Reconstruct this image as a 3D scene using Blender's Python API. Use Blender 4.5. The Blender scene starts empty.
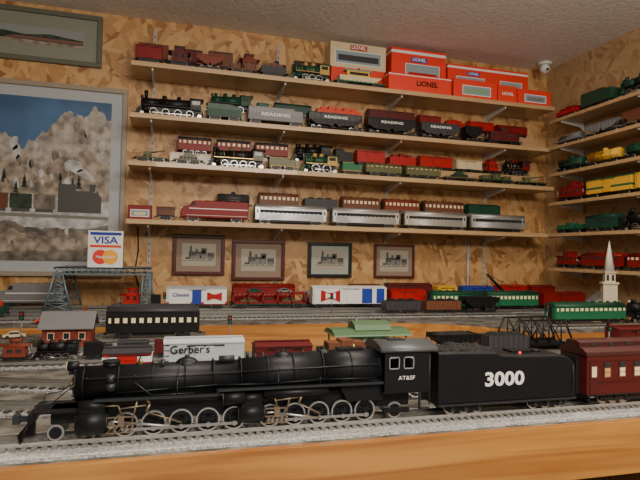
import bpy, bmesh, math, random
from mathutils import Matrix, Vector, Euler
random.seed(7)
S = bpy.context.scene
COL = S.collection

# ---------------------------------------------------------------- materials
MC = {}
def mat(name, rgb, rough=0.5, metal=0.0, coat=0.0, noise=0.0, bump=0.0, emis=0.0, scale=40, spec=.4):
    if name in MC: return MC[name]
    m = bpy.data.materials.new(name); m.use_nodes = True
    nt = m.node_tree; b = nt.nodes['Principled BSDF']
    b.inputs['Base Color'].default_value = (*rgb, 1)
    b.inputs['Roughness'].default_value = rough
    b.inputs['Metallic'].default_value = metal
    b.inputs['Coat Weight'].default_value = coat
    b.inputs['Specular IOR Level'].default_value = spec
    if emis:
        b.inputs['Emission Color'].default_value = (*rgb, 1)
        b.inputs['Emission Strength'].default_value = emis
    if noise or bump:
        tc = nt.nodes.new('ShaderNodeTexCoord')
        n = nt.nodes.new('ShaderNodeTexNoise'); n.inputs['Scale'].default_value = scale
        n.inputs['Detail'].default_value = 6
        nt.links.new(tc.outputs['Object'], n.inputs['Vector'])
        if noise:
            r = nt.nodes.new('ShaderNodeValToRGB')
            r.color_ramp.elements[0].position = .35; r.color_ramp.elements[1].position = .65
            r.color_ramp.elements[0].color = (*[c*(1-noise) for c in rgb], 1)
            r.color_ramp.elements[1].color = (*[min(1, c*(1+noise)) for c in rgb], 1)
            nt.links.new(n.outputs['Fac'], r.inputs['Fac'])
            nt.links.new(r.outputs['Color'], b.inputs['Base Color'])
        if bump:
            bp = nt.nodes.new('ShaderNodeBump'); bp.inputs['Strength'].default_value = bump
            bp.inputs['Distance'].default_value = .01
            nt.links.new(n.outputs['Fac'], bp.inputs['Height'])
            nt.links.new(bp.outputs['Normal'], b.inputs['Normal'])
    MC[name] = m
    return m

PAL = {'red':(.42,.010,.010),'dark red':(.21,.008,.008),'maroon':(.10,.012,.013),'orange':(.74,.055,.02),
 'olive green':(.11,.11,.045),'dark green':(.010,.058,.033),'green':(.015,.14,.065),'gray':(.19,.19,.2),
 'light gray':(.48,.52,.55),'dark gray':(.045,.045,.05),'black':(.007,.007,.008),'brown':(.15,.055,.028),
 'cream':(.68,.56,.36),'yellow':(.78,.43,.04),'white':(.8,.81,.8),'blue':(.02,.05,.36),'teal':(.08,.45,.38),
 'gold':(.5,.33,.09),'reddish brown':(.2,.04,.022),'pale green':(.22,.36,.24)}
def P(c):
    if c == 'silver': return mat('silver_paint', (.70,.71,.73), .28, .75)
    return mat('paint_'+c.replace(' ','_'), PAL[c], .45, 0, .04, spec=.3)
BLK = mat('black_underframe', (.012,.012,.013), .45)
STEEL = mat('wheel_steel', (.5,.5,.5), .3, .9)
GLASSY = mat('dark_window', (.03,.035,.04), .12)
CREAMW = mat('lit_window', (.75,.62,.38), .4, emis=.12)
COAL = mat('coal', (.012,.012,.013), .6, bump=1.0, scale=260)
BRASS = mat('brass', (.5,.33,.13), .3, .8)

def wood(name, c1, c2, sx=1.5, sy=28, sz=28, rough=.4, coat=.2):
    if name in MC: return MC[name]
    m = bpy.data.materials.new(name); m.use_nodes = True
    nt = m.node_tree; b = nt.nodes['Principled BSDF']
    tc = nt.nodes.new('ShaderNodeTexCoord'); mp = nt.nodes.new('ShaderNodeMapping')
    mp.inputs['Scale'].default_value = (sx, sy, sz)
    n = nt.nodes.new('ShaderNodeTexNoise'); n.inputs['Scale'].default_value = 1.6
    n.inputs['Detail'].default_value = 6; n.inputs['Distortion'].default_value = .8
    r = nt.nodes.new('ShaderNodeValToRGB')
    r.color_ramp.elements[0].position = .35; r.color_ramp.elements[1].position = .65
    r.color_ramp.elements[0].color = (*c1,1); r.color_ramp.elements[1].color = (*c2,1)
    nt.links.new(tc.outputs['Object'], mp.inputs['Vector']); nt.links.new(mp.outputs['Vector'], n.inputs['Vector'])
    nt.links.new(n.outputs['Fac'], r.inputs['Fac']); nt.links.new(r.outputs['Color'], b.inputs['Base Color'])
    b.inputs['Roughness'].default_value = rough; b.inputs['Coat Weight'].default_value = coat
    MC[name] = m; return m

def osb(name, cols, axis='y'):
    m = bpy.data.materials.new(name); m.use_nodes = True
    nt = m.node_tree; b = nt.nodes['Principled BSDF']; L = nt.links.new
    tc = nt.nodes.new('ShaderNodeTexCoord')
    outs = []
    for i,(rot,a,c) in enumerate([(.35,.085,.022),(-.8,.075,.024),(1.25,.065,.02)]):
        mp = nt.nodes.new('ShaderNodeMapping'); mp.vector_type='TEXTURE'
        if axis=='y': mp.inputs['Rotation'].default_value=(0,rot,0); mp.inputs['Scale'].default_value=(a,.3,c)
        else: mp.inputs['Rotation'].default_value=(rot,0,0); mp.inputs['Scale'].default_value=(.3,a,c)
        mp.inputs['Location'].default_value=(.37*i,.21*i,.13*i)
        v = nt.nodes.new('ShaderNodeTexVoronoi'); v.inputs['Scale'].default_value = 1.0
        L(tc.outputs['Object'], mp.inputs['Vector']); L(mp.outputs['Vector'], v.inputs['Vector'])
        sp = nt.nodes.new('ShaderNodeSeparateColor'); L(v.outputs['Color'], sp.inputs['Color'])
        outs.append((sp.outputs['Red'],sp.outputs['Green']))
    # upper flakes cover lower ones where their own random value is high
    g1=nt.nodes.new('ShaderNodeMath'); g1.operation='GREATER_THAN'; g1.inputs[1].default_value=.5; L(outs[1][1],g1.inputs[0])
    g2=nt.nodes.new('ShaderNodeMath'); g2.operation='GREATER_THAN'; g2.inputs[1].default_value=.6; L(outs[2][1],g2.inputs[0])
    mx = nt.nodes.new('ShaderNodeMix'); L(g1.outputs[0], mx.inputs['Factor']); L(outs[0][0], mx.inputs['A']); L(outs[1][0], mx.inputs['B'])
    mx2 = nt.nodes.new('ShaderNodeMix'); L(g2.outputs[0], mx2.inputs['Factor']); L(mx.outputs['Result'], mx2.inputs['A']); L(outs[2][0], mx2.inputs['B'])
    n = nt.nodes.new('ShaderNodeTexNoise'); n.inputs['Scale'].default_value = 60; n.inputs['Detail'].default_value=4; L(tc.outputs['Object'], n.inputs['Vector'])
    mx3 = nt.nodes.new('ShaderNodeMix'); mx3.inputs['Factor'].default_value=.35; L(mx2.outputs['Result'], mx3.inputs['A']); L(n.outputs['Fac'], mx3.inputs['B'])
    r = nt.nodes.new('ShaderNodeValToRGB'); cr = r.color_ramp
    cr.elements[0].position=.12; cr.elements[0].color=(*cols[0],1); cr.elements[1].position=.8; cr.elements[1].color=(*cols[2],1)
    e = cr.elements.new(.38); e.color=(*cols[1],1)
    L(mx3.outputs['Result'], r.inputs['Fac']); L(r.outputs['Color'], b.inputs['Base Color'])
    b.inputs['Roughness'].default_value=.45
    return m
OSB = osb('oriented_strand_board', [(.25,.105,.03),(.47,.25,.09),(.62,.38,.165)])
PANEL = osb('tan_strand_board', [(.30,.18,.085),(.43,.28,.14),(.5,.35,.19)],'x')
SHELFW = wood('shelf_pine', (.42,.27,.13), (.54,.36,.19))
FASC = wood('varnished_pine', (.34,.13,.028), (.56,.265,.065), coat=.5, rough=.3)
BALL = mat('gray_ballast', (.31,.31,.31), .85, noise=.35, bump=.6, scale=220)
GROUND = mat('layout_ground', (.12,.11,.095), .9, noise=.6, bump=.5, scale=30)
TIE = mat('sleeper_brown', (.055,.045,.038), .7)
TIEG = mat('sleeper_gray', (.2,.185,.17), .7)
RAIL = mat('nickel_rail', (.6,.6,.58), .28, .9)

# ---------------------------------------------------------------- mesh builder
class MB:
    def __init__(s): s.v=[]; s.f=[]; s.m=[]; s.s=[]; s.mats=[]
    def mi(s,m):
        if m not in s.mats: s.mats.append(m)
        return s.mats.index(m)
    def add(s,vs,fs,m,sm=False):
        o=len(s.v); s.v+=[tuple(p) for p in vs]; k=s.mi(m)
        for i,f in enumerate(fs):
            s.f.append([o+a for a in f]); s.m.append(k); s.s.append(sm[i] if isinstance(sm,list) else sm)
    def box(s,x0,x1,y0,y1,z0,z1,m):
        s.add([(x0,y0,z0),(x1,y0,z0),(x1,y1,z0),(x0,y1,z0),(x0,y0,z1),(x1,y0,z1),(x1,y1,z1),(x0,y1,z1)],
              [(3,2,1,0),(4,5,6,7),(0,1,5,4),(1,2,6,5),(2,3,7,6),(3,0,4,7)],m)
    def cyl(s,a,b,r0,m,r1=None,n=14):
        a=Vector(a);b=Vector(b); r1=r0 if r1 is None else r1
        d=(b-a).normalized(); q=d.orthogonal().normalized(); w=d.cross(q)
        vs=[]
        for p,r in ((a,r0),(b,r1)):
            for i in range(n):
                t=2*math.pi*i/n; vs.append(p+(q*math.cos(t)+w*math.sin(t))*r)
        fs=[(i,(i+1)%n,n+(i+1)%n,n+i) for i in range(n)]; sm=[True]*n
        fs+= [tuple(range(n))[::-1],tuple(range(n,2*n))]; sm+=[False,False]
        s.add(vs,fs,m,sm)
    def prism(s,pts,ax,a,b,m,sm=False):
        n=len(pts)
        def q(p,t):
            return {'x':(t,p[0],p[1]),'y':(p[0],t,p[1]),'z':(p[0],p[1],t)}[ax]
        vs=[q(p,a) for p in pts]+[q(p,b) for p in pts]
        fs=[(i,(i+1)%n,n+(i+1)%n,n+i) for i in range(n)]; k=[sm]*n
        fs+=[tuple(range(n))[::-1],tuple(range(n,2*n))]; k+=[False,False]
        s.add(vs,fs,m,k)
    def sph(s,c,r,m,n=12,k=8):
        vs=[];fs=[]
        for j in range(k+1):
            t=math.pi*j/k
            for i in range(n):
                u=2*math.pi*i/n
                vs.append((c[0]+r[0]*math.sin(t)*math.cos(u),c[1]+r[1]*math.sin(t)*math.sin(u),c[2]+r[2]*math.cos(t)))
        for j in range(k):
            for i in range(n): fs.append((j*n+i,j*n+(i+1)%n,(j+1)*n+(i+1)%n,(j+1)*n+i))
        s.add(vs,fs,m,True)
    def ring(s,c,ri,ro,h,m,n=28):
        vs=[]
        for y in (-h,h):
            for r in (ri,ro):
                for i in range(n):
                    t=2*math.pi*i/n; vs.append((c[0]+r*math.cos(t),c[1]+y,c[2]+r*math.sin(t)))
        fs=[]
        for i in range(n):
            j=(i+1)%n
            fs+=[(i,j,n+j,n+i),(2*n+i,2*n+j,3*n+j,3*n+i),(i,j,2*n+j,2*n+i),(n+i,n+j,3*n+j,3*n+i)]
        s.add(vs,fs,m,False)
    def tube(s,pts,r,m,n=6):
        for a,b in zip(pts[:-1],pts[1:]): s.cyl(a,b,r,m,n=n)
    def sweep(s,path,off,w,z0,z1,m):
        L=[];n=len(path)
        for i,p in enumerate(path):
            a=path[max(0,i-1)];b=path[min(n-1,i+1)]
            d=Vector((b[0]-a[0],b[1]-a[1])).normalized(); q=Vector((-d.y,d.x))
            c=Vector(p)+q*off
            l=c+q*w/2;r=c-q*w/2
            L+=[(l.x,l.y,z0),(r.x,r.y,z0),(r.x,r.y,z1),(l.x,l.y,z1)]
        fs=[]
        for i in range(n-1):
            o=4*i
            for k in range(4): fs.append((o+k,o+(k+1)%4,o+4+(k+1)%4,o+4+k))
        fs+=[(0,1,2,3),(4*n-4,4*n-3,4*n-2,4*n-1)]
        s.add(L,fs,m)
    def mesh(s,name):
        me=bpy.data.meshes.new(name); me.from_pydata(s.v,[],s.f)
        for m in s.mats: me.materials.append(m)
        for i,p in enumerate(me.polygons): p.material_index=s.m[i]; p.use_smooth=s.s[i]
        bm=bmesh.new(); bm.from_mesh(me); bmesh.ops.recalc_face_normals(bm,faces=bm.faces); bm.to_mesh(me); bm.free()
        return me
    def ob(s,name,parent=None,loc=(0,0,0),bevel=0):
        return link(name,s.mesh(name),parent,loc,bevel)
def link(name,me,parent=None,loc=(0,0,0),bevel=0,rot=None):
    o=bpy.data.objects.new(name,me); COL.objects.link(o); o.location=loc
    if rot: o.rotation_euler=rot
    if parent: o.parent=parent
    if bevel:
        b=o.modifiers.new('bevel','BEVEL'); b.width=bevel; b.segments=2; b.limit_method='ANGLE'; b.angle_limit=.7
    return o
def meta(o,label,cat,group=None):
    o['label']=label; o['category']=cat
    if group: o['group']=group
    return o
def thing(name,label,cat,loc=(0,0,0),rot=0,group=None):
    e=bpy.data.objects.new(name,None); e.empty_display_size=.03; COL.objects.link(e)
    e.location=loc; e.rotation_euler=(0,0,rot)
    return meta(e,label,cat,group)
TX={}
def text_mesh(t,bold=.0,sx=1.0):
    k=(t,bold,sx)
    if k in TX: return TX[k]
    c=bpy.data.curves.new('t','FONT'); c.body=t; c.align_x='CENTER'; c.align_y='CENTER'; c.size=1; c.extrude=.01; c.offset=bold
    c.resolution_u=3
    o=bpy.data.objects.new('t',c); COL.objects.link(o); dg=bpy.context.evaluated_depsgraph_get()
    me=bpy.data.meshes.new_from_object(o.evaluated_get(dg)); me.materials.clear()
    bpy.data.objects.remove(o); 
    if sx!=1: me.transform(Matrix.Diagonal((sx,1,1,1)))
    TX[k]=me; return me
def lettering(root,t,x,y,z,size,m,bold=.0,sx=1.0,name='lettering'):
    me=text_mesh(t,bold,sx).copy(); me.materials.append(m)
    o=link(name,me,root,(x,y,z),rot=(math.pi/2,0,0)); o.scale=(size,size,size); return o

# ---------------------------------------------------------------- rolling stock
MESHC={}
def truck_me():
    if 'tr' in MESHC: return MESHC['tr']
    b=MB()
    for x in (-.0125,.0125):
        b.cyl((x,-.0135,.0085),(x,.0135,.0085),.0018,BLK,n=6)
        for y in (-.016,.016):
            b.cyl((x,y-.002,.0085),(x,y+.002,.0085),.0085,STEEL,n=14)
            b.cyl((x,y*1.15-.0008,.0085),(x,y*1.15+.0008,.0085),.006,BLK,n=12)
    for y in (-.0215,.0215):
        b.prism([(-.020,.006),(-.016,.004),(.016,.004),(.020,.006),(.020,.011),(.010,.013),(-.010,.013),(-.020,.011)],'y',y-.0015,y+.0015,BLK)
        for x in (-.0125,.0125): b.box(x-.003,x+.003,y-.0028,y+.0028,.006,.012,BLK)
    b.box(-.004,.004,-.021,.021,.009,.0145,BLK)
    MESHC['tr']=b.mesh('truck'); return MESHC['tr']
def coup_me():
    if 'cp' in MESHC: return MESHC['cp']
    b=MB(); b.box(0,.0065,-.002,.002,.010,.014,BLK); b.box(.004,.0075,-.004,.003,.009,.015,BLK)
    MESHC['cp']=b.mesh('coupler'); return MESHC['cp']
def gear(root,L,W=.048,inset=.032):
    link('truck',truck_me(),root,(-L/2+inset,0,0)); link('truck',truck_me(),root,(L/2-inset,0,0))
    link('coupler',coup_me(),root,(L/2,0,0)); link('coupler',coup_me(),root,(-L/2,0,0),rot=(0,0,math.pi))
def arch(w,z0,z1,n=8,p=1.0):
    return [(w*math.cos(math.pi*i/n), z0+(z1-z0)*math.sin(math.pi*i/n)**p) for i in range(n+1)]

def b_boxcar(r,L,c,H=.078,roof=None,door=None,txt=None,tc='white',band=None,bandz=(.3,.45),panels=None,W=.048,tsize=None,logo=None,ts=None,tzf=.62):
    b=MB(); C=P(c); w=W/2; h=H-.007
    b.box(-L/2,L/2,-w+.004,w-.004,.0135,.017,BLK)
    b.box(-L/2,L/2,-w,w,.017,h,C)
    n=max(6,int(L/.016))
    for i in range(n+1):
        x=-L/2+.001+(L-.002)*i/n
        if abs(x)<.019: continue
        for y in (-w,w): b.box(x-.0007,x+.0007,y-.0007,y+.0007,.018,h-.001,C)
    for y in (-w,w):
        for k in range(6):
            if .022+k*.009<h: b.box(-L/2+.001,-L/2+.009,y-.0016,y+.0016,.021+k*.009,.022+k*.009,BLK)
    if band:
        zz0=.017+(h-.017)*bandz[0]; zz1=.017+(h-.017)*bandz[1]
        b.box(-L/2-.0008,L/2+.0008,-w-.0009,w+.0009,zz0,zz1,P(band))
    if panels:
        for a,e,pc in panels: b.box(-L/2+L*a,-L/2+L*e,-w-.0010,w+.0010,.019,h-.002,P(pc))
    b.ob('body',r)
    b=MB(); R=P(roof or c)
    b.prism([(-w-.002,h-.001),(w+.002,h-.001),(w+.002,h+.001),(0,h+.006),(-w-.002,h+.001)],'x',-L/2-.001,L/2+.001,R)
    for i in range(int(L/.02)): 
        x=-L/2+.01+i*.02; b.prism([(-w-.002,h+.001),(w+.002,h+.001),(0,h+.0068)],'x',x,x+.001,R)
    b.box(-L/2,L/2,-.004,.004,h+.0065,h+.008,R); b.ob('roof',r)
    D=P(door or c)
    for y in (-w-.0018,w+.0018):
        b=MB()
        b.box(-.016,.016,y-.001,y+.001,.018,h-.004,D)
        for k in range(4): b.box(-.016,.016,y-.0017,y+.0017,.022+k*(h-.026)/4,.023+k*(h-.026)/4,D)
        b.box(-.03,.034,y-.0014,y+.0014,h-.0045,h-.003,BLK)
        b.ob('door',r)
    if txt: lettering(r,txt,-L*.27 if ts is None else ts,-w-.0040,.017+(h-.017)*tzf,tsize or .012,P(tc),.01)
    if logo:
        b=MB()
        for k,(lx,lz,s,pc) in enumerate(logo):
            y=-w-.0040-.0002*k
            b.prism([(lx-s,lz+s*.6),(lx-s,lz-s*.6),(lx-s*.25,lz-s*.3),(lx+s*.25,lz-s*.3),(lx+s,lz-s*.6),(lx+s,lz+s*.6),(lx+s*.25,lz+s*.3),(lx-s*.25,lz+s*.3)],'y',y-.0004,y,P(pc))
        b.ob('emblem',r)
    gear(r,L)
def b_passenger(r,L,c,H=.08,roof=None,win=None,flute=False,clere=False,band=None,W=.05,txt=None,tc='gold',tz=.066):
    b=MB(); C=P(c); w=W/2; h=H-.014
    b.box(-L/2,L/2,-w,w,.016,h,C)
    b.box(-L/3,L/3,-w+.008,w-.008,.008,.016,BLK)
    if flute:
        for k in range(5):
            z=.02+k*.0045
            for y in (-w,w): b.cyl((-L/2,y,z),(L/2,y,z),.0014,C,n=6)
        for k in range(2):
            z=h-.002-k*.003
            for y in (-w,w): b.cyl((-L/2,y,z),(L/2,y,z),.001,C,n=6)
    else:
        for y in (-w,w):
            b.box(-L/2,L/2,y-.0008,y+.0008,.036,.0375,C); b.box(-L/2,L/2,y-.0008,y+.0008,h-.003,h-.002,C)
    if band:
        b.box(-L/2-.0006,L/2+.0006,-w-.0012,w+.0012,.040,.055,P(band))
    for sx in (-1,1):
        b.box(sx*L/2-.002,sx*L/2+.002,-.012,.012,.018,h,BLK)
    b.ob('body',r)
    b=MB(); R=P(roof or c)
    b.prism(arch(w+.001,h,H),'x',-L/2,L/2,R,True)
    if clere: b.prism([(-.012,H-.004),(.012,H-.004),(.012,H+.003),(.006,H+.005),(-.006,H+.005),(-.012,H+.003)],'x',-L/2+.01,L/2-.01,R)
    if not flute:
        for i in range(int(L/.03)): 
            x=-L/2+.015+i*.03; b.box(x-.003,x+.003,-.004,.004,H-.001,H+.0035,R)
    b.ob('roof',r)
    n=max(4,int((L-.04)/.0175)); Wm=win or GLASSY; zt=min(.0545,h-.003)
    for y in (-w-.0012,w+.0012):
        b=MB()
        if flute: b.box(-L/2+.018,L/2-.018,y-.0003,y+.0003,.044,zt,GLASSY)
        for i in range(n):
            x=-L/2+.026+(L-.052)*i/(n-1)
            b.box(x-.0052,x+.0052,y-.0006,y+.0006,.042,zt,Wm)
        b.ob('window_row',r)
    for x in (-L/2+.009,L/2-.009):
        for y in (-w-.001,w+.001):
            b=MB()
            b.box(x-.006,x+.006,y-.0005,y+.0005,.018,h-.001,C); b.box(x-.003,x+.003,y-.001,y+.001,.042,zt,Wm)
            b.ob('door',r)
    if txt: lettering(r,txt,0,-w-.0015,tz-.006,.007,P(tc),.01)
    gear(r,L,inset=.04)
def b_hopper(r,L,c,H=.068,txt=None,tc='white',load='coal',W=.048):
    b=MB(); C=P(c); w=W/2
    b.box(-L/2,L/2,-.006,.006,.0135,.018,BLK)
    prof=[(-L/2,.042),(-L/2+.03,.022),(-L/8,.020),(-L/16,.014),(0,.030),(L/16,.014),(L/8,.020),(L/2-.03,.022),(L/2,.042),(L/2,H),(-L/2,H)]
    b.prism(prof,'y',-w,-w+.002,C); b.prism(prof,'y',w-.002,w,C)
    for sx in (-1,1):
        b.box(*sorted((sx*L/2,sx*(L/2-.002))),-w,w,.042,H,C)
        b.add([(sx*L/2,-w,.042),(sx*L/2,w,.042),(sx*L/12,w,.016),(sx*L/12,-w,.016)],[(0,1,2,3)],C)
        b.box(*sorted((sx*L/2,sx*(L/2-.022))),-w,w,.016,.019,C)
    n=9
    for i in range(n+1):
        x=-L/2+.001+(L-.002)*i/n
        for y in (-w-.001,w+.001): b.box(x-.001,x+.001,y-.001,y+.001,.026,H,C)
    for y in (-w-.001,w+.001): b.box(-L/2,L/2,y-.0015,y+.0015,H-.002,H+.001,C)
    b.ob('body',r)
    if load:
        b=MB(); Lm={'coal':COAL}.get(load) or P(load)
        n=14;vs=[];fs=[]
        for i in range(n+1):
            for j in range(5):
                x=-L/2+.003+(L-.006)*i/n; y=-w+.003+(W-.006)*j/4
                e=math.sin(math.pi*i/n)**.4*math.sin(math.pi*j/4)**.5 if 0<i<n and 0<j<4 else 0
                vs.append((x,y,H-.006+.012*e+random.uniform(-.001,.001)))
        for i in range(n):
            for j in range(4): a=i*5+j; fs.append((a,a+1,a+6,a+5))
        b.add(vs,fs,Lm,True); b.ob('load',r)
    if txt: lettering(r,txt,0,-w-.0026,H-.017,.0145,P(tc),.02,1.6)
    gear(r,L)
def b_gondola(r,L,c,H=.045,load=None,txt=None,tc='white'):
    b=MB(); C=P(c); w=.024
    b.box(-L/2,L/2,-w,w,.0135,.019,C)
    for y in (-w,w-.0015): b.box(-L/2,L/2,y,y+.0015,.019,H,C)
    for x in (-L/2,L/2-.0015): b.box(x,x+.0015,-w,w,.019,H,C)
    n=8
    for i in range(n+1):
        x=-L/2+.001+(L-.002)*i/n
        for y in (-w-.0008,w+.0008): b.box(x-.001,x+.001,y-.0008,y+.0008,.017,H,C)
    b.ob('body',r)
    if load:
        k=max(3,int(L/.035)); b=MB()
        for i in range(k):
            x=-L/2+.012+(L-.024)*(i+.5)/k
            if load=='barrels':
                for y in (-.01,.01): b.cyl((x,y,.019),(x,y,H+.01),.008,P('silver'),n=12)
            elif load=='coal': b.sph((x,0,H-.004),(.02,.02,.012),COAL)
            else: b.box(x-.012,x+.012,-.017,.017,.019,H+.012+.004*(i%2),P(load))
        b.ob('load',r)
    if txt: lettering(r,txt,0,-w-.002,.032,.01,P(tc),.01,1.2)
    gear(r,L)
def b_tank(r,L,c,H=.07,txt=None,tc='black',ends=None):
    b=MB(); C=P(c)
    b.box(-L/2,L/2,-.006,.006,.0135,.018,BLK); 
    for x in (-L/2,L/2-.02): b.box(x,x+.02,-.022,.022,.0145,.018,BLK)
    for y in (-.022,.022): b.tube([(-L/2+.004,y,.03),(L/2-.004,y,.03)],.0008,STEEL)
    for sx in (-1,1):
        for y in (-.022,.022): b.cyl((sx*(L/2-.005),y,.018),(sx*(L/2-.005),y,.03),.0008,STEEL,n=6)
    b.ob('frame',r)
    b=MB(); z=.039;R=.020
    b.cyl((-L/2+.012,0,z),(L/2-.012,0,z),R,C,n=22)
    for sx in (-1,1): b.sph((sx*(L/2-.012),0,z),(.006,R,R),P(ends or c),n=16)
    for x in (-L/4,0,L/4): b.cyl((x-.001,0,z),(x+.001,0,z),R+.0007,BLK,n=22)
    b.ob('tank',r)
    b=MB(); b.cyl((0,0,z+R-.004),(0,0,H-.003),.010,C); b.cyl((0,0,H-.003),(0,0,H),.007,BLK); b.ob('dome',r)
    b=MB(); b.box(-.014,.014,-.024,.024,z+.006,z+.0075,BLK); b.ob('walkway',r)
    if txt: lettering(r,txt,L*.27,-R-.001,z,.009,P(tc),.01)
    gear(r,L)
def auto_body(b,x,z,c,s=1.0,y=0):
    C=P(c)
    b.prism([(x-.03*s,z+.005*s),(x+.03*s,z+.005*s),(x+.03*s,z+.011*s),(x+.017*s,z+.013*s),(x+.010*s,z+.0205*s),(x-.012*s,z+.0205*s),(x-.02*s,z+.013*s),(x-.03*s,z+.012*s)],'y',y-.012*s,y+.012*s,C)
    b.prism([(x+.0145*s,z+.0135*s),(x+.009*s,z+.0192*s),(x-.011*s,z+.0192*s),(x-.0165*s,z+.0135*s)],'y',y-.0123*s,y+.0123*s,GLASSY)
    for wx in (-.018*s,.018*s):
        for wy in (-.011*s,.011*s):
            b.cyl((x+wx,y+wy-.002*s,z+.005*s),(x+wx,y+wy+.002*s,z+.005*s),.005*s,BLK,n=12)
def b_flat(r,L,c,load='pipes',lc='silver',H=.06):
    b=MB(); C=P(c)
    b.box(-L/2,L/2,-.024,.024,.0145,.0185,C); b.box(-L/3,L/3,-.006,.006,.009,.0145,BLK)
    for i in range(int(L/.02)):
        for y in (-.0248,.0248): b.box(-L/2+.01+i*.02,-L/2+.014+i*.02,y-.001,y+.001,.015,.021,C)
    b.ob('body',r); b=MB(); z=.0185; Lc=P(lc)
    if load=='pipes':
        for k,(y,zz) in enumerate([(-.014,.007),(0,.007),(.014,.007),(-.007,.019),(.007,.019)]):
            b.cyl((-L/2+.01,y,z+zz),(L/2-.01,y,z+zz),.0068,Lc,n=12)
    elif load=='military':
        for x in ((-L/5,L/5) if L>.16 else (0,)):
            b.prism([(x-.034,z+.006),(x-.028,z),(x+.028,z),(x+.034,z+.006),(x+.03,z+.014),(x-.03,z+.014)],'y',-.02,.02,Lc)
            b.prism([(x-.022,z+.014),(x+.02,z+.014),(x+.012,z+.026),(x-.014,z+.026)],'y',-.012,.012,Lc)
            b.cyl((x+.01,0,z+.02),(x+.042,0,z+.024),.0018,Lc,n=8)
            for k in range(5):
                for y in (-.0205,.0205): b.cyl((x-.026+k*.013,y-.001,z+.006),(x-.026+k*.013,y+.001,z+.006),.0052,BLK,n=10)
    elif load=='gun':
        b.cyl((-L*.1,0,z),(-L*.1,0,z+.01),.016,Lc); b.box(-L*.22,0,-.01,.01,z+.01,z+.022,Lc)
        b.cyl((-L*.05,0,z+.018),(L*.42,0,z+.03),.0035,Lc,r1=.0022)
    elif load=='crates':
        k=max(2,int(L/.05))
        for i in range(k):
            x=-L/2+L*(i+.5)/k; hh=.018+.008*(i%2); b.box(x-.018,x+.018,-.018,.018,z,z+hh,Lc)
            for q in (-.010,.010): b.box(x+q-.001,x+q+.001,-.0187,.0187,z,z+hh+.0007,BLK)
    elif load=='crane':
        b.cyl((.02,0,z),(.02,0,z+.006),.018,BLK); b.box(-.02,.06,-.02,.02,z+.006,z+.040,Lc); b.prism([(-.022,z+.040),(.062,z+.040),(.056,z+.047),(-.016,z+.047)],'y',-.022,.022,Lc)
        for y in (-.009,.009): b.cyl((-.018,y,z+.020),(-.125,y*.4,z+.118),.0036,BLK,n=6)
        for k in range(7):
            f=k/7;g=f+.143; s=-1 if k%2 else 1
            b.cyl((-.018-.107*f,-.009*s*(1-.6*f),z+.020+.098*f),(-.018-.107*g,.009*s*(1-.6*g),z+.020+.098*g),.002,BLK,n=5)
        b.cyl((-.125,0,z+.118),(.03,0,z+.047),.0009,BLK,n=5); b.cyl((-.125,0,z+.118),(-.125,0,z+.07),.0009,BLK,n=5); b.sph((-.125,0,z+.067),(.004,.004,.005),BLK,n=8,k=6)
    elif load=='autos':
        auto_body(b,-L*.28,z,'olive green',1.0); auto_body(b,0,z,'dark red',1.0); auto_body(b,L*.28,z,'olive green',1.0)
    elif load=='boat':
        b.prism([(-L*.4,z+.006),(-L*.36,z),(L*.3,z),(L*.44,z+.024),(-L*.4,z+.024)],'y',-.018,.018,Lc)
        b.box(-L*.25,L*.2,-.012,.012,z+.024,z+.046,P('yellow')); b.box(-L*.2,L*.17,-.0125,.0125,z+.03,z+.041,GLASSY)
        b.box(-L*.29,L*.24,-.015,.015,z+.046,z+.050,P('teal')); b.cyl((0,0,z+.05),(0,0,z+.062),.005,P('red'))
    b.ob('load',r)
    if load=='autos':
        b=MB(); F=P('dark red')
        for y in (-.023,.023):
            b.box(-L/2,L/2,y-.001,y+.001,.052,.060,F)
            b.box(-L/2,L/2,y-.001,y+.001,.019,.026,F)
            for i in range(6): x=-L/2+.003+(L-.006)*i/5; b.box(x-.003,x+.003,y-.001,y+.001,.0185,.058,F)
        b.box(-L/2,L/2,-.022,.022,.054,.056,F); auto_body(b,-L*.2,.056,'dark green',.9); auto_body(b,L*.2,.056,'gray',.9)
        b.ob('upper_rack',r)
    gear(r,L)
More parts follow.
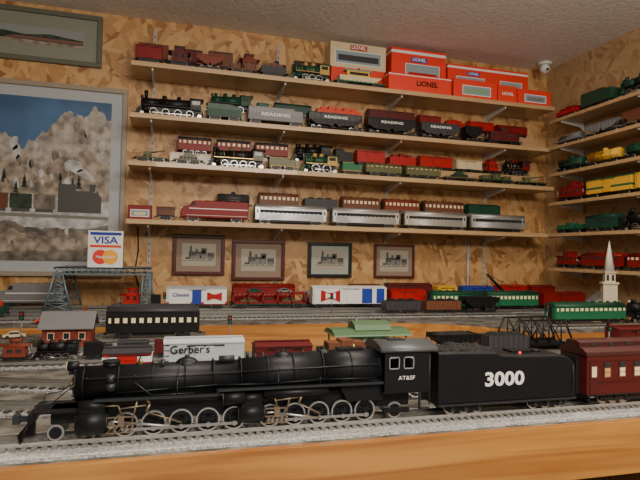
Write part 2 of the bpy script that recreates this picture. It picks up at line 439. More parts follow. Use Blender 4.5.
def b_caboose(r,L,c,H=.085,roof=None,W=.048,band=None):
    b=MB(); C=P(c); w=W/2; h=H-.026; e=L/2-.014
    b.box(-L/2,L/2,-w,w,.0145,.018,BLK); b.box(-e,e,-w,w,.018,h,C)
    if band: b.box(-e-.0005,e+.0005,-w-.001,w+.001,.024,.03,P(band))
    for i in range(int(2*e/.006)):
        x=-e+.003+i*.006
        for y in (-w,w): b.box(x,x+.0006,y-.0005,y+.0005,.018,h,C)
    b.ob('body',r)
    b=MB(); R=P(roof or c); b.prism(arch(w+.002,h,h+.006),'x',-L/2,L/2,R,True); b.ob('roof',r)
    b=MB(); q=min(.018,L*.2); b.box(-q,q,-w+.002,w-.002,h+.003,H-.004,C); b.prism(arch(w,H-.005,H),'x',-q-.003,q+.003,R,True)
    for x in (-q/2,q/2): b.box(x-q*.3,x+q*.3,-w+.0012,w-.0012,h+.011,H-.008,GLASSY)
    b.ob('cupola',r)
    for y in (-w-.0006,w+.0006):
        for x in ((-e+.018,-e/4,e/4,e-.018) if L>.1 else (-e*.45,e*.45)):
            b=MB(); b.box(x-.0045,x+.0045,y-.0006,y+.0006,.034,.047,GLASSY); b.ob('window',r)
    for sx in (-1,1):
        b=MB()
        X=sx*(L/2-.001)
        for y in (-w+.002,-.008,.008,w-.002): b.cyl((X,y,.018),(X,y,.036 if abs(y)<.01 else h),.0008,STEEL,n=6)
        b.tube([(X,-w+.002,.036),(X,w-.002,.036)],.0008,STEEL)
        for y in (-w,w-.002): b.box(min(X,X-sx*.01),max(X,X-sx*.01),y,y+.002,.006,.008,BLK); b.box(X-.0008,X+.0008,y,y+.002,.006,.018,BLK)
        b.ob('end_railing',r)
    gear(r,L)
def b_diesel(r,L,c,H=.085,band='white',txt=None,W=.05):
    b=MB(); C=P(c); w=W/2
    prof=[(-L/2,.014),(L/2,.014),(L/2,H-.004),(L/2-.004,H),(-L/2+.05,H),(-L/2+.042,H-.002),(-L/2+.032,.060),(-L/2+.012,.055),(-L/2+.002,.046),(-L/2-.001,.030)]
    b.prism(prof,'y',-w,w,C); b.ob('body',r,bevel=.003)
    B=P(band)
    b=MB()
    b.box(-L/2+.03,L/2-.004,-w-.0007,w+.0007,.046,.0495,B); b.ob('stripe',r)
    b=MB(); b.box(-L/2+.02,L/2-.004,-w-.0007,w+.0007,.022,.0232,B); b.ob('stripe',r)
    for y in (-w-.0006,w+.0006):
        b=MB()
        b.prism([(-L/2+.036,.060),(-L/2+.052,.060),(-L/2+.052,H-.006),(-L/2+.042,H-.006)],'y',y-.0006,y+.0006,GLASSY); b.ob('cab_window',r)
    b=MB(); b.prism([(-L/2+.0315,.0605),(-L/2+.041,H-.009),(-L/2+.043,H-.009),(-L/2+.034,.0605)],'y',-.018,.018,GLASSY); b.ob('windshield',r)
    for i in range(5): 
        b=MB(); x=-L*.12+i*L*.12; b.cyl((x,0,H-.001),(x,0,H+.003),.009,C); b.ob('roof_fan',r)
    b=MB(); b.cyl((-L/2-.001,0,.047),(-L/2+.008,0,.049),.005,CREAMW); b.ob('headlight',r)
    if txt: lettering(r,txt,L*.1,-w-.0012,.036,.010,B,.01)
    gear(r,L,inset=.045)
def wheel_me(R,key,rim=STEEL,sp=BLK,n=12,disc=False):
    k=('w',R,key)
    if k in MESHC: return MESHC[k]
    b=MB(); b.ring((0,0,0),R*.88,R,.0022,rim); b.ring((0,.0004,0),R*.68,R*.89,.0019,sp)
    b.cyl((0,-.0028,0),(0,.0028,0),R*.24,sp,n=12)
    for i in range(n):
        t=2*math.pi*i/n; b.cyl((0,0,0),(R*.8*math.cos(t),0,R*.8*math.sin(t)),R*.075,sp,n=5)
    b.prism([(R*.8*math.cos(t),R*.8*math.sin(t)) for t in [math.radians(a) for a in range(40,141,10)]],'y',-.0024,.0022,sp)
    if disc: b.cyl((0,.0008,0),(0,.0014,0),R*.86,sp,n=24)
    MESHC[k]=b.mesh('driving_wheel'); return MESHC[k]
def b_steam(r,L,c='black',H=.088,n=4,cabroof=None,trim=BRASS,accent=None,flip=False):
    """front faces -x"""
    C=P(c); A=P(accent or c); R=.0135 if n>=3 else .017
    bx0=-L/2+.022; bx1=L/2-.045; z=.048; rb=.0185
    b=MB(); b.cyl((bx0,0,z),(bx0+.35*(bx1-bx0),0,z),rb-.001,C,n=22); b.cyl((bx0+.35*(bx1-bx0),0,z),(bx1,0,z+.002),rb,C,r1=rb+.002,n=22)
    for i in range(5):
        x=bx0+.004+(bx1-bx0-.008)*i/4; b.cyl((x-.0008,0,z+.0005),(x+.0008,0,z+.0005),rb+.0012,trim if accent else C,n=22)
    b.cyl((bx0-.003,0,z),(bx0,0,z),rb-.005,C); b.ob('boiler',r)
    b=MB(); b.cyl((bx0+.015,0,z+rb-.003),(bx0+.015,0,H-.004),.0055,C,r1=.0075); b.ob('smokestack',r)
    for x in (bx0+.45*(bx1-bx0),bx0+.75*(bx1-bx0)):
        b=MB(); b.cyl((x,0,z+rb-.004),(x,0,z+rb+.008),.0085,A); b.sph((x,0,z+rb+.008),(.0085,.0085,.006),A); b.ob('dome',r)
    b=MB(); b.cyl((bx0-.004,0,z+rb+.004),(bx0+.005,0,z+rb+.004),.0055,C); b.cyl((bx0-.005,0,z+rb+.004),(bx0-.0038,0,z+rb+.004),.0042,CREAMW); b.ob('headlight',r)
    b=MB(); x0=bx1-.002;x1=L/2-.008; b.box(x0,x1,-.024,.024,.030,.068,A); b.ob('cab',r)
    b=MB(); b.prism(arch(.027,.067,.077),'x',x0-.004,L/2,P(cabroof or c),True); b.ob('cab_roof',r)
    for k in (0,1):
        xx=x0+.006+k*(x1-x0-.012)/2
        for y in (-.0245,.0245): b=MB(); b.box(xx,xx+(x1-x0)*.34,y-.0006,y+.0006,.050,.063,GLASSY); b.ob('cab_window',r)
    b=MB(); b.box(-L/2+.012,L/2-.01,-.011,.011,.018,.032,BLK)
    for y in (-.022,.022): b.box(bx0,x0,y-.005,y+.005,.034,.036,trim if accent else BLK)
    b.ob('frame',r)
    for y in (-.019,.019):
        b=MB(); b.cyl((bx0+.002,y,.020),(bx0+.024,y,.020),.0085,C); b.cyl((bx0+.004,y,.032),(bx0+.022,y,.032),.005,C)
        b.ob('cylinder_block',r)
    b=MB(); b.prism([(-L/2,.004),(-L/2+.016,.004),(-L/2+.016,.022),(-L/2+.008,.022)],'y',-.02,.02,C)
    for k in range(6): y=-.018+k*.0072; b.cyl((-L/2-.001,y,.004),(-L/2+.007,y,.022),.001,trim,n=5)
    b.ob('pilot',r)
    w0=bx0+.042; w1=bx1-.004
    for i in range(n):
        x=w0+(w1-w0)*i/(n-1)
        for y in (-.017,.017): link('driving_wheel',wheel_me(R,'s'),r,(x,y,R))
    for y in (-.0205,.0205):
        b=MB()
        b.box(w0-.004,w1+.004,y-.0008,y+.0008,R-.004-.0015,R-.004+.0015,STEEL)
        b.cyl((bx0+.02,y*1.06,.020),(w0+(w1-w0)/(n-1),y*1.06,R-.004),.0013,STEEL,n=6)
        b.ob('connecting_rod',r)
    for x,nm,rr in ((-L/2+.024,'pilot_wheel',.007),(L/2-.014,'trailing_wheel',.008)):
        for y in (-.016,.016): b=MB(); b.cyl((x,y-.002,rr),(x,y+.002,rr),rr,STEEL); b.ob(nm,r)
def b_tender(r,L,c='black',H=.062,txt=None,tc='white',accent=None,tsize=.011):
    C=P(c); b=MB(); w=.024
    b.prism([(-L/2,.016),(L/2,.016),(L/2,H-.008),(L/2-.03,H-.008),(L/2-.045,H),(-L/2,H)],'y',-w,w,C)
    b.box(-L/2,L/2,-w-.001,w+.001,.0145,.017,P(accent) if accent else BLK)
    for y in (-w,w): b.box(-L/2,L/2-.03,y-.0008,y+.0008,H-.002,H-.0005,P(accent) if accent else C)
    b.ob('body',r)
    b=MB(); 
    for i in range(4): b.sph((-L/2+.012+i*(L-.06)/3.5,0,H-.001),(.018,.02,.008),COAL)
    b.ob('coal_load',r)
    if txt: lettering(r,txt,0,-w-.001,.016+(H-.016)*.45,tsize,P(tc),.02,1.5)
    gear(r,L,inset=.028)

KINDS={'boxcar':(b_boxcar,'boxcar'),'passenger':(b_passenger,'passenger_car'),'hopper':(b_hopper,'hopper_car'),'gondola':(b_gondola,'gondola_car'),
 'tank':(b_tank,'tank_car'),'flat':(b_flat,'flat_car'),'caboose':(b_caboose,'caboose'),'diesel':(b_diesel,'diesel_locomotive'),
 'steam':(b_steam,'steam_locomotive'),'tender':(b_tender,'locomotive_tender')}
DESC={'boxcar':'model boxcar','passenger':'model passenger coach','hopper':'model hopper car','gondola':'model gondola car','tank':'model tank car',
 'flat':'model flat car with load','caboose':'model caboose','diesel':'streamlined model diesel locomotive','steam':'model steam locomotive','tender':'model locomotive tender'}
LD={'boat':'carrying toy boat','military':'carrying toy tanks','gun':'carrying toy cannon','crates':'carrying strapped crates','pipes':'carrying pipes','autos':'carrying toy automobiles','crane':'carrying a crane'}
def car(kind,x0,x1,y,z,c,where,rot=0,label=None,grp=None,axis='x',**kw):
    fn,nm=KINDS[kind]; L=(x1-x0); mid=(x0+x1)/2
    gap=.016 if kind not in('steam',) else .006
    loc=(mid,y,z) if axis=='x' else (y,mid,z)
    d=DESC[kind]
    if kind=='flat': d='model flat car '+LD[kw.get('load','pipes')]
    if kw.get('txt') and len(kw['txt'])>4 and kind in('hopper','tender'): d+=' with white lettering'
    lb=label or (('metallic ' if c=='silver' else '')+c+' '+d+' '+where)
    r=thing(nm,lb,'model train' ,loc,rot,grp or (nm.replace('_',' ')+'s '+where))
    fn(r,L-gap,c,**kw); return r

# ---------------------------------------------------------------- room
def struct(b,name): o=b.ob(name); o['kind']='structure'; return o
XR=1.75; XL=-1.4; YB=2.2; YF=-1.6; CZ=2.42
b=MB(); b.box(XL-.1,XR+.1,YB,YB+.1,0,CZ,OSB); struct(b,'wall_back')
b=MB(); b.box(XR,XR+.1,YF,YB,0,CZ,PANEL); struct(b,'wall_right')
b=MB(); b.box(XL-.1,XL,YF,YB,0,CZ,PANEL); struct(b,'wall_left')
CEIL=mat('textured_ceiling',(.80,.77,.72),.9,noise=.06,bump=.55,scale=70)
b=MB(); b.box(XL-.1,XR+.1,YF,YB+.1,CZ,CZ+.1,CEIL); struct(b,'ceiling')
b=MB(); b.box(XL-.1,XR+.1,YF,YB+.1,-.1,0,mat('dark_carpet',(.06,.045,.04),.95,noise=.3,scale=80)); struct(b,'floor')

# ---------------------------------------------------------------- layout tables
ZF=1.259; ZB=1.281
def arc(cx,cy,r,a0,a1,n): return [(cx+r*math.cos(math.radians(a0+(a1-a0)*i/n)),cy+r*math.sin(math.radians(a0+(a1-a0)*i/n))) for i in range(n+1)]
front=[(-1.38,.655),(1.74,.655),(1.74,1.34),(1.03,1.34)]+arc(.93,1.39,.1,-60,-90,3)+arc(.22,1.41,.12,270,180,8)+[(.10,1.645),(-1.38,1.645)]
t=thing('layout_table','pine train layout table with gravel-covered deck','table',(0,0,0))
b=MB(); b.prism(front,'z',1.19,1.252,FASC); b.ob('tabletop',t)
b=MB(); b.prism(front,'z',1.252,ZF,GROUND); b.ob('ground_cover',t)
b=MB(); b.box(-1.38,1.74,.643,.655,1.183,ZF+.001,FASC); b.ob('fascia_board',t)
for x,y in ((-1.3,.72),(0,.72),(1.3,.72),(-1.3,1.5),(1.65,1.25)):
    b=MB(); b.box(x-.04,x+.04,y-.04,y+.04,0,1.19,FASC); b.ob('leg',t)
back=[(-1.38,1.65),(.62,1.65)]+[(.62+.42*math.sin(math.radians(a)),1.355+.295*math.cos(math.radians(a))) for a in range(10,90,10)]+[(1.045,1.355),(1.74,1.355),(1.74,2.195),(-1.38,2.195)]
t=thing('layout_table','raised pine train layout table along the wall','table',(0,0,0))
b=MB(); b.prism(back,'z',1.18,ZB-.006,FASC); b.ob('tabletop',t)
b=MB(); b.prism(back,'z',ZB-.006,ZB,GROUND); b.ob('ground_cover',t)
for x,y in ((-1.3,2.1),(0,2.1),(1.2,2.1),(1.2,1.6)):
    b=MB(); b.box(x-.04,x+.04,y-.04,y+.04,0,1.18,FASC); b.ob('leg',t)

# ---------------------------------------------------------------- tracks
def track(path,z,label,tie=TIE,pitch=.016,bed=BALL,bw=.062,grp='toy railroad tracks on the layout'):
    t=thing('railroad_track',label,'model track',(0,0,0),group=grp)
    b=MB(); b.sweep(path,0,bw,z+.0002,z+.004,bed); b.ob('roadbed',t)
    b=MB(); acc=0
    for p,q in zip(path[:-1],path[1:]):
        d=Vector((q[0]-p[0],q[1]-p[1])); l=d.length; d.normalize(); n=Vector((-d.y,d.x)); s=pitch-acc
        while s<l:
            c=Vector(p)+d*s; a=c-d*.003;e=c+d*.003; pts=[a+n*.023,a-n*.023,e-n*.023,e+n*.023]
            b.prism([(k.x,k.y) for k in pts],'z',z+.0035,z+.0075,tie); s+=pitch
        acc=(l-(s-pitch))
    o=b.ob('sleepers',t); o['kind']='stuff'
    for off in (-.0165,0,.0165):
        b=MB(); b.sweep(path,off,.0028,z+.0075,z+.0128,RAIL); b.ob('rail',t)
YT=.712
BALLW=mat('pale_ballast',(.50,.50,.49),.85,noise=.3,bump=.6,scale=260)
track([(-1.36,YT),(1.72,YT)],ZF,'straight three-rail track on pale gray ballast',TIEG,.011,BALLW,.095)
a2=[(1.7,.85),(.0,.85)]+arc(0,1.85,1.0,270,228,14)[1:]
a3=[(1.7,.97),(.05,.97)]+arc(.05,1.85,.88,270,222,14)[1:]
track(a2,ZF,'three-rail track curving gently across the layout')
track(a3,ZF,'three-rail track curving gently across the layout')
track([(-.34,1.20),(.10,1.20)],ZF,'short straight three-rail track on gray ballast')
track([(-.60,1.33),(.06,1.33)],ZF,'short straight three-rail track on gray ballast')
track([(-.175,1.46),(.095,1.46)],ZF,'short straight track beside the red building')
track([(.55,1.11),(1.7,1.11)],ZF,'straight three-rail track on gray ballast')
for y in (1.76,1.86,1.96,2.08): track([(-1.35,y),(1.7,y)] if y>1.8 else [(-1.35,y),(1.25,y)],ZB,'straight three-rail track on gray ballast along the wall')
track([(1.12,1.43),(1.72,1.43)],ZB,'straight three-rail track on gray ballast')
ZRF=ZF+.0128; ZRB=ZB+.0128

# ---------------------------------------------------------------- hero locomotive
HB=mat('satin_black_boiler',(.006,.007,.009),.45,0,0,spec=.3)
HG=mat('graphite_gray',(.03,.034,.038),.4,.2)
TIRE=mat('polished_tire',(.62,.62,.6),.3,.85)
WHT=mat('white_lettering',(.85,.85,.83),.5)
loco=thing('steam_locomotive','large black articulated model steam locomotive on silver track','model train',(0,YT,ZRF))
b=MB()
b.cyl((-.108,0,.062),(.09,0,.064),.0215,HB,n=36); b.cyl((.09,0,.064),(.20,0,.068),.0225,HB,r1=.026,n=36); b.cyl((.20,0,.068),(.288,0,.069),.026,HB,r1=.027,n=36)
for x in (-.1,-.06,-.02,.02,.055,.09,.125,.16,.2,.24,.28):
    r=.0215 if x<.09 else .0225+(x-.09)/.11*.0035 if x<.2 else .0265
    b.cyl((x-.0008,0,.062+(x+.1)*.02),(x+.0008,0,.062+(x+.1)*.02),r+.0012,HB,n=36)
b.ob('boiler',loco)
b=MB(); b.cyl((-.111,0,.062),(-.108,0,.062),.017,HG,n=28); b.sph((-.111,0,.062),(.003,.014,.014),HB); b.cyl((-.116,0,.062),(-.113,0,.062),.004,BRASS)
for i in range(10):
    a=i*math.pi/5; b.cyl((-.1125,.0185*math.cos(a),.062+.0185*math.sin(a)),(-.108,.0185*math.cos(a),.062+.0185*math.sin(a)),.0012,HG,n=6)
b.ob('smokebox_door',loco)
b=MB(); b.cyl((-.12,0,.084),(-.108,0,.084),.006,HB); b.cyl((-.1212,0,.084),(-.12,0,.084),.005,CREAMW); b.box(-.118,-.106,-.003,.003,.074,.08,HB); b.ob('headlight',loco)
b=MB(); b.box(-.1135,-.112,-.006,.006,.0655,.0705,P('red')); b.ob('number_plate',loco)
b=MB(); b.cyl((-.07,0,.080),(-.07,0,.088),.009,HB,r1=.010,n=20); b.cyl((-.07,0,.088),(-.07,0,.0895),.0112,HB,n=20); b.ob('smokestack',loco)
for x,rx,h in ((.022,.016,.0),(.148,.013,.004),(.205,.012,.006)):
    b=MB(); z=.080+h; b.sph((x,0,z),(rx,.012,.0115),HB,n=18); b.cyl((x,0,z+.009),(x,0,z+.0135),.003,HB); b.ob('dome',loco)
b=MB(); b.tube([(-.036,-.004,.080),(-.036,-.004,.092),(-.036,.004,.092),(-.036,.004,.080)],.0009,HG); b.cyl((-.036,0,.0835),(-.036,0,.0905),.005,BRASS,r1=.002); b.ob('bell',loco)
for x,y,z0,z1,rr,mm in ((.1,0,.086,.096,.002,HG),(.25,0,.094,.102,.0018,BRASS),(-.008,-.008,.080,.090,.003,HG),(.11,-.006,.084,.094,.0012,HG),(.12,-.006,.084,.095,.0012,HG),(.175,-.006,.088,.097,.0012,HG),(.235,-.006,.090,.099,.0012,HG)):
    b=MB(); b.cyl((x,y,z0),(x,y,z1),rr,mm,n=8); b.ob('boiler_fitting',loco)
b=MB(); b.cyl((.062,-.006,.088),(.082,-.006,.088),.0045,HG); b.ob('turbo_generator',loco)
b=MB(); b.box(.225,.262,-.008,.008,.091,.0975,HB); b.ob('sand_box',loco)
Bz=mat('valve_gear_bronze',(.26,.2,.14),.4,.6)
for y in (-1,1):
    b=MB()
    b.box(-.085,.06,*sorted((y*.020,y*.0315)),.0475,.049,HB); b.box(.06,.283,*sorted((y*.022,y*.0325)),.053,.0545,HB)
    b.box(.058,.062,*sorted((y*.020,y*.0315)),.0475,.0545,HB)
    b.box(-.085,.06,*sorted((y*.0310,y*.0318)),.0465,.0498,HG); b.box(.06,.283,*sorted((y*.032,y*.0328)),.052,.0553,HG)
    b.ob('running_board',loco)
    b=MB(); b.tube([(-.1,y*.0245,.073),(.09,y*.0245,.0745),(.275,y*.0295,.079)],.0007,HG)
    for x in (-.095,-.04,.02,.08,.14,.2,.26): b.cyl((x,y*.018,.073+(x+.1)*.014),(x,y*(.0245+max(0,x-.09)*.025),.073+(x+.1)*.014),.0008,HG,n=6)
    b.tube([(-.06,y*.023,.054),(.0,y*.024,.057),(.06,y*.0245,.059),(.12,y*.027,.058),(.2,y*.029,.061),(.27,y*.030,.06)],.0011,HB)
    b.tube([(-.04,y*.024,.066),(-.02,y*.025,.05),(.03,y*.025,.0505)],.0009,HG)
    for x in (.02,.148,.205): b.tube([(x-.006,y*.010,.088),(x-.01,y*.024,.07),(x-.01,y*.027,.045)],.0007,HG,n=5)
    b.ob('handrail',loco)
    b=MB(); b.cyl((.066,y*.026,.042),(.094,y*.026,.042),.0085,HB,n=20); b.cyl((.0655,y*.026,.042),(.067,y*.026,.042),.0092,HG,n=20); b.ob('air_tank',loco)
    b=MB(); b.cyl((.118,y*.027,.045),(.205,y*.027,.045),.0055,HB,n=16); b.ob('air_tank',loco)
    b=MB(); b.cyl((-.068,y*.022,.057),(-.068,y*.022,.066),.0055,HG); b.cyl((-.068,y*.022,.066),(-.068,y*.022,.076),.0045,HG); b.ob('air_pump',loco)
    for x,r in ((-.088,.0145),(.103,.0115)):
        b=MB(); b.cyl((x-.016,y*.023,.021),(x+.016,y*.023,.021),r,HB,n=24); b.cyl((x-.0175,y*.023,.021),(x-.016,y*.023,.021),r*.8,HG,n=20); b.cyl((x+.016,y*.023,.021),(x+.018,y*.023,.021),r*.6,HG,n=20)
        b.cyl((x-.015,y*.0225,.0395),(x+.015,y*.0225,.0395),.0078,HB,n=18); b.box(x-.013,x+.013,*sorted((y*.008,y*.03)),.024,.04,HB); b.ob('cylinder_block',loco)
    for w0,cx in ((-.050,-.088),(.129,.103)):
        b=MB(); R=.0148; zc=R-.005; yr=y*.0245
        b.box(w0-.004,w0+.132+.004,*sorted((yr-.0008,yr+.0008)),zc-.0017,zc+.0017,STEEL)
        for i in range(5): b.cyl((w0+i*.033,yr-.0018,zc),(w0+i*.033,yr+.0018,zc),.0031,STEEL,n=12)
        ym=y*.0275
        b.cyl((cx+.034,ym,.020),(w0+.066,ym,zc),.0016,STEEL,n=8); b.cyl((cx+.016,ym,.021),(cx+.036,ym,.021),.0012,STEEL,n=8)
        b.ob('connecting_rod',loco)
        b=MB()
        b.box(cx+.018,cx+.046,*sorted((ym-.001,ym+.001)),.0255,.027,Bz); b.box(cx+.018,cx+.046,*sorted((ym-.001,ym+.001)),.0155,.017,Bz); b.box(cx+.030,cx+.037,*sorted((ym-.0015,ym+.0015)),.015,.028,Bz)
        b.tube([(cx+.034,ym,.028),(cx+.030,ym,.040),(cx+.012,ym*.95,.040)],.001,Bz)
        b.tube([(cx+.030,ym,.036),(cx+.062,ym,.039)],.0011,Bz); b.tube([(cx+.062,ym,.048),(cx+.066,ym,.040),(cx+.062,ym,.031)],.0018,Bz)
        b.tube([(cx+.062,ym,.031),(w0+.066,ym*1.03,zc+.006)],.0011,Bz); b.tube([(cx+.045,ym,.016),(cx+.052,ym,.048)],.0012,Bz)
        for q in range(5): b.tube([(cx+.018+q*.006,ym,.008),(cx+.024+q*.006,ym,.0155)],.0008,Bz,n=5)
        b.box(cx+.016,cx+.048,*sorted((ym-.0008,ym+.0008)),.007,.0082,Bz)
        b.ob('valve_gear',loco)
        for i in range(5): link('driving_wheel',wheel_me(.0148,'h',TIRE,HB,14,True),loco,(w0+i*.033,y*.0175,.0148),rot=(0,0,0 if y<0 else math.pi))
b=MB(); b.box(-.135,.078,-.012,.012,.018,.036,HB); b.box(.078,.33,-.012,.012,.016,.042,HB); b.ob('frame',loco)
b=MB(); b.prism([(.225,.045),(.235,.028),(.285,.028),(.29,.045),(.29,.07),(.225,.07)],'y',-.024,.024,HB); b.ob('firebox',loco)
b=MB(); b.box(-.152,-.104,-.026,.026,.034,.036,HB); b.box(-.156,-.151,-.03,.03,.024,.035,HB)
for y in (-1,1): b.tube([(-.15,y*.025,.036),(-.15,y*.025,.044),(-.13,y*.025,.048),(-.108,y*.0215,.066)],.0008,HG)
b.ob('pilot_deck',loco)
b=MB()
b.prism([(-.17,.003),(-.154,.003),(-.154,.024),(-.158,.024)],'y',-.004,.004,HB)
for i in range(11):
    y=-.026+i*.0052; b.cyl((-.172+abs(y)*.35,y,.003),(-.155,y,.025),.0011,HB,n=6)
b.tube([(-.163,-.028,.003),(-.172,0,.003),(-.163,.028,.003)],.0015,HB); b.ob('pilot',loco)
b=MB(); b.box(-.172,-.156,-.003,.003,.020,.026,HG); b.box(-.178,-.170,-.005,.004,.018,.028,HG); b.ob('coupler',loco)
for y in (-.016,.016):
    b=MB(); b.cyl((-.128,y-.002,.0095),(-.128,y+.002,.0095),.0095,STEEL,n=20); b.cyl((-.128,y*1.15-.001,.0095),(-.128,y*1.15+.001,.0095),.007,HB,n=20); b.ob('pilot_wheel',loco)
    b=MB(); b.cyl((.306,y-.002,.0115),(.306,y+.002,.0115),.0115,STEEL,n=22); b.cyl((.306,y*1.15-.001,.0115),(.306,y*1.15+.001,.0115),.0088,HB,n=20); b.box(.288,.326,y*1.4-.0015,y*1.4+.0015,.009,.016,HB); b.ob('trailing_wheel',loco)
# cab
b=MB(); w=.031
for y in (-w,w-.0015):
    b.box(.283,.352,y,y+.0015,.040,.071,HB); b.box(.283,.352,y,y+.0015,.088,.095,HB)
    for x0,x1 in ((.283,.291),(.3075,.3125),(.329,.352)): b.box(x0,x1,y,y+.0015,.071,.088,HB)
b.box(.283,.285,-w,w,.04,.095,HB); b.box(.283,.352,-w,w,.038,.040,HB); b.ob('cab',loco)
b=MB(); b.prism(arch(.034,.0945,.107,12),'x',.279,.3645,mat('cab_roof_gray',(.08,.09,.095),.38,.2),True); b.box(.30,.325,-.009,.009,.106,.1085,HG); b.ob('cab_roof',loco)
FR=mat('window_frame_gray',(.25,.27,.28),.4)
for xx in (.2992,.3208):
    for y in (-w-.0003,w+.0003):
        b=MB(); a=.0078
        b.box(xx-a,xx+a,y-.0006,y+.0006,.071,.0725,FR); b.box(xx-a,xx+a,y-.0006,y+.0006,.0865,.088,FR); b.box(xx-a,xx-a+.0013,y-.0006,y+.0006,.071,.088,FR); b.box(xx+a-.0013,xx+a,y-.0006,y+.0006,.071,.088,FR)
        b.ob('window_frame',loco)
for y in (-w,w):
    b=MB(); b.tube([(.353,y,.02),(.353,y,.09)],.0009,HG); b.box(.338,.354,*sorted((y,y*.87)),.014,.016,HG); b.box(.338,.340,*sorted((y,y*.87)),.014,.04,HG); b.ob('ladder',loco)
lettering(loco,'AT&SF',.318,-w-.0006,.0585,.0078,WHT,.0,1.15)

# hero tender
td=thing('locomotive_tender','long black tender lettered 3000 behind the large locomotive','model train',(0,YT,ZRF))
b=MB(); x0=.3665;x1=.600;w=.031
b.prism([(x0,.017),(x1,.017),(x1,.060),(x1-.002,.068),(x1-.007,.074),(x1-.014,.079),(x1-.023,.082),(x1-.034,.083),(.500,.084),(.47,.086),(.46,.090),(.395,.092),(x0,.092)],'y',-w,w,HB); b.ob('body',td,bevel=.003)
b=MB()
for i in range(6):
    for j in (-1,0,1): b.sph((.384+i*.0135,j*.016+random.uniform(-.003,.003),.090+random.uniform(-.002,.002)),(.012,.012,.007),COAL,n=8,k=6)
b.ob('coal_load',td)
b=MB(); b.box(x0,x1,-w-.0015,w+.0015,.0155,.018,HG)
for y in (-w,w): b.tube([(x1-.006,y*1.03,.03),(x1-.006,y*1.03,.066)],.0008,HG)
b.box(.50,.535,-.012,.012,.083,.087,HB); b.cyl((.55,0,.082),(.55,0,.087),.007,HB); b.ob('deck_fitting',td)
b=MB(); b.sph((.508,-.02,.0855),(.0022,.0022,.0022),mat('red_marker',(.9,.03,.02),.3,emis=1.5)); b.ob('marker_light',td)
for cx in (.415,.555):
    b=MB()
    for k in (-.022,0,.022):
        for y in (-.0165,.0165): b.cyl((cx+k,y-.002,.0095),(cx+k,y+.002,.0095),.0095,STEEL,n=18); b.cyl((cx+k,y*1.15-.001,.0095),(cx+k,y*1.15+.001,.0095),.007,HB,n=14)
        b.cyl((cx+k,-.0165,.0095),(cx+k,.0165,.0095),.002,HB,n=6)
    for y in (-.0225,.0225):
        b.prism([(cx-.031,.007),(cx-.027,.005),(cx+.027,.005),(cx+.031,.007),(cx+.031,.013),(cx-.031,.013)],'y',y-.0015,y+.0015,HB)
        for k in (-.022,0,.022): b.box(cx+k-.003,cx+k+.003,y-.003,y+.003,.006,.013,HG)
    b.box(cx-.005,cx+.005,-.02,.02,.012,.0165,HB); b.ob('truck',td)
link('coupler',coup_me(),td,(x1,0,0)); b=MB(); b.box(.3545,.367,-.002,.002,.018,.021,HB); b.ob('drawbar',td)
lettering(td,'3000',.474,-w-.0006,.050,.0275,WHT,.03,1.22)

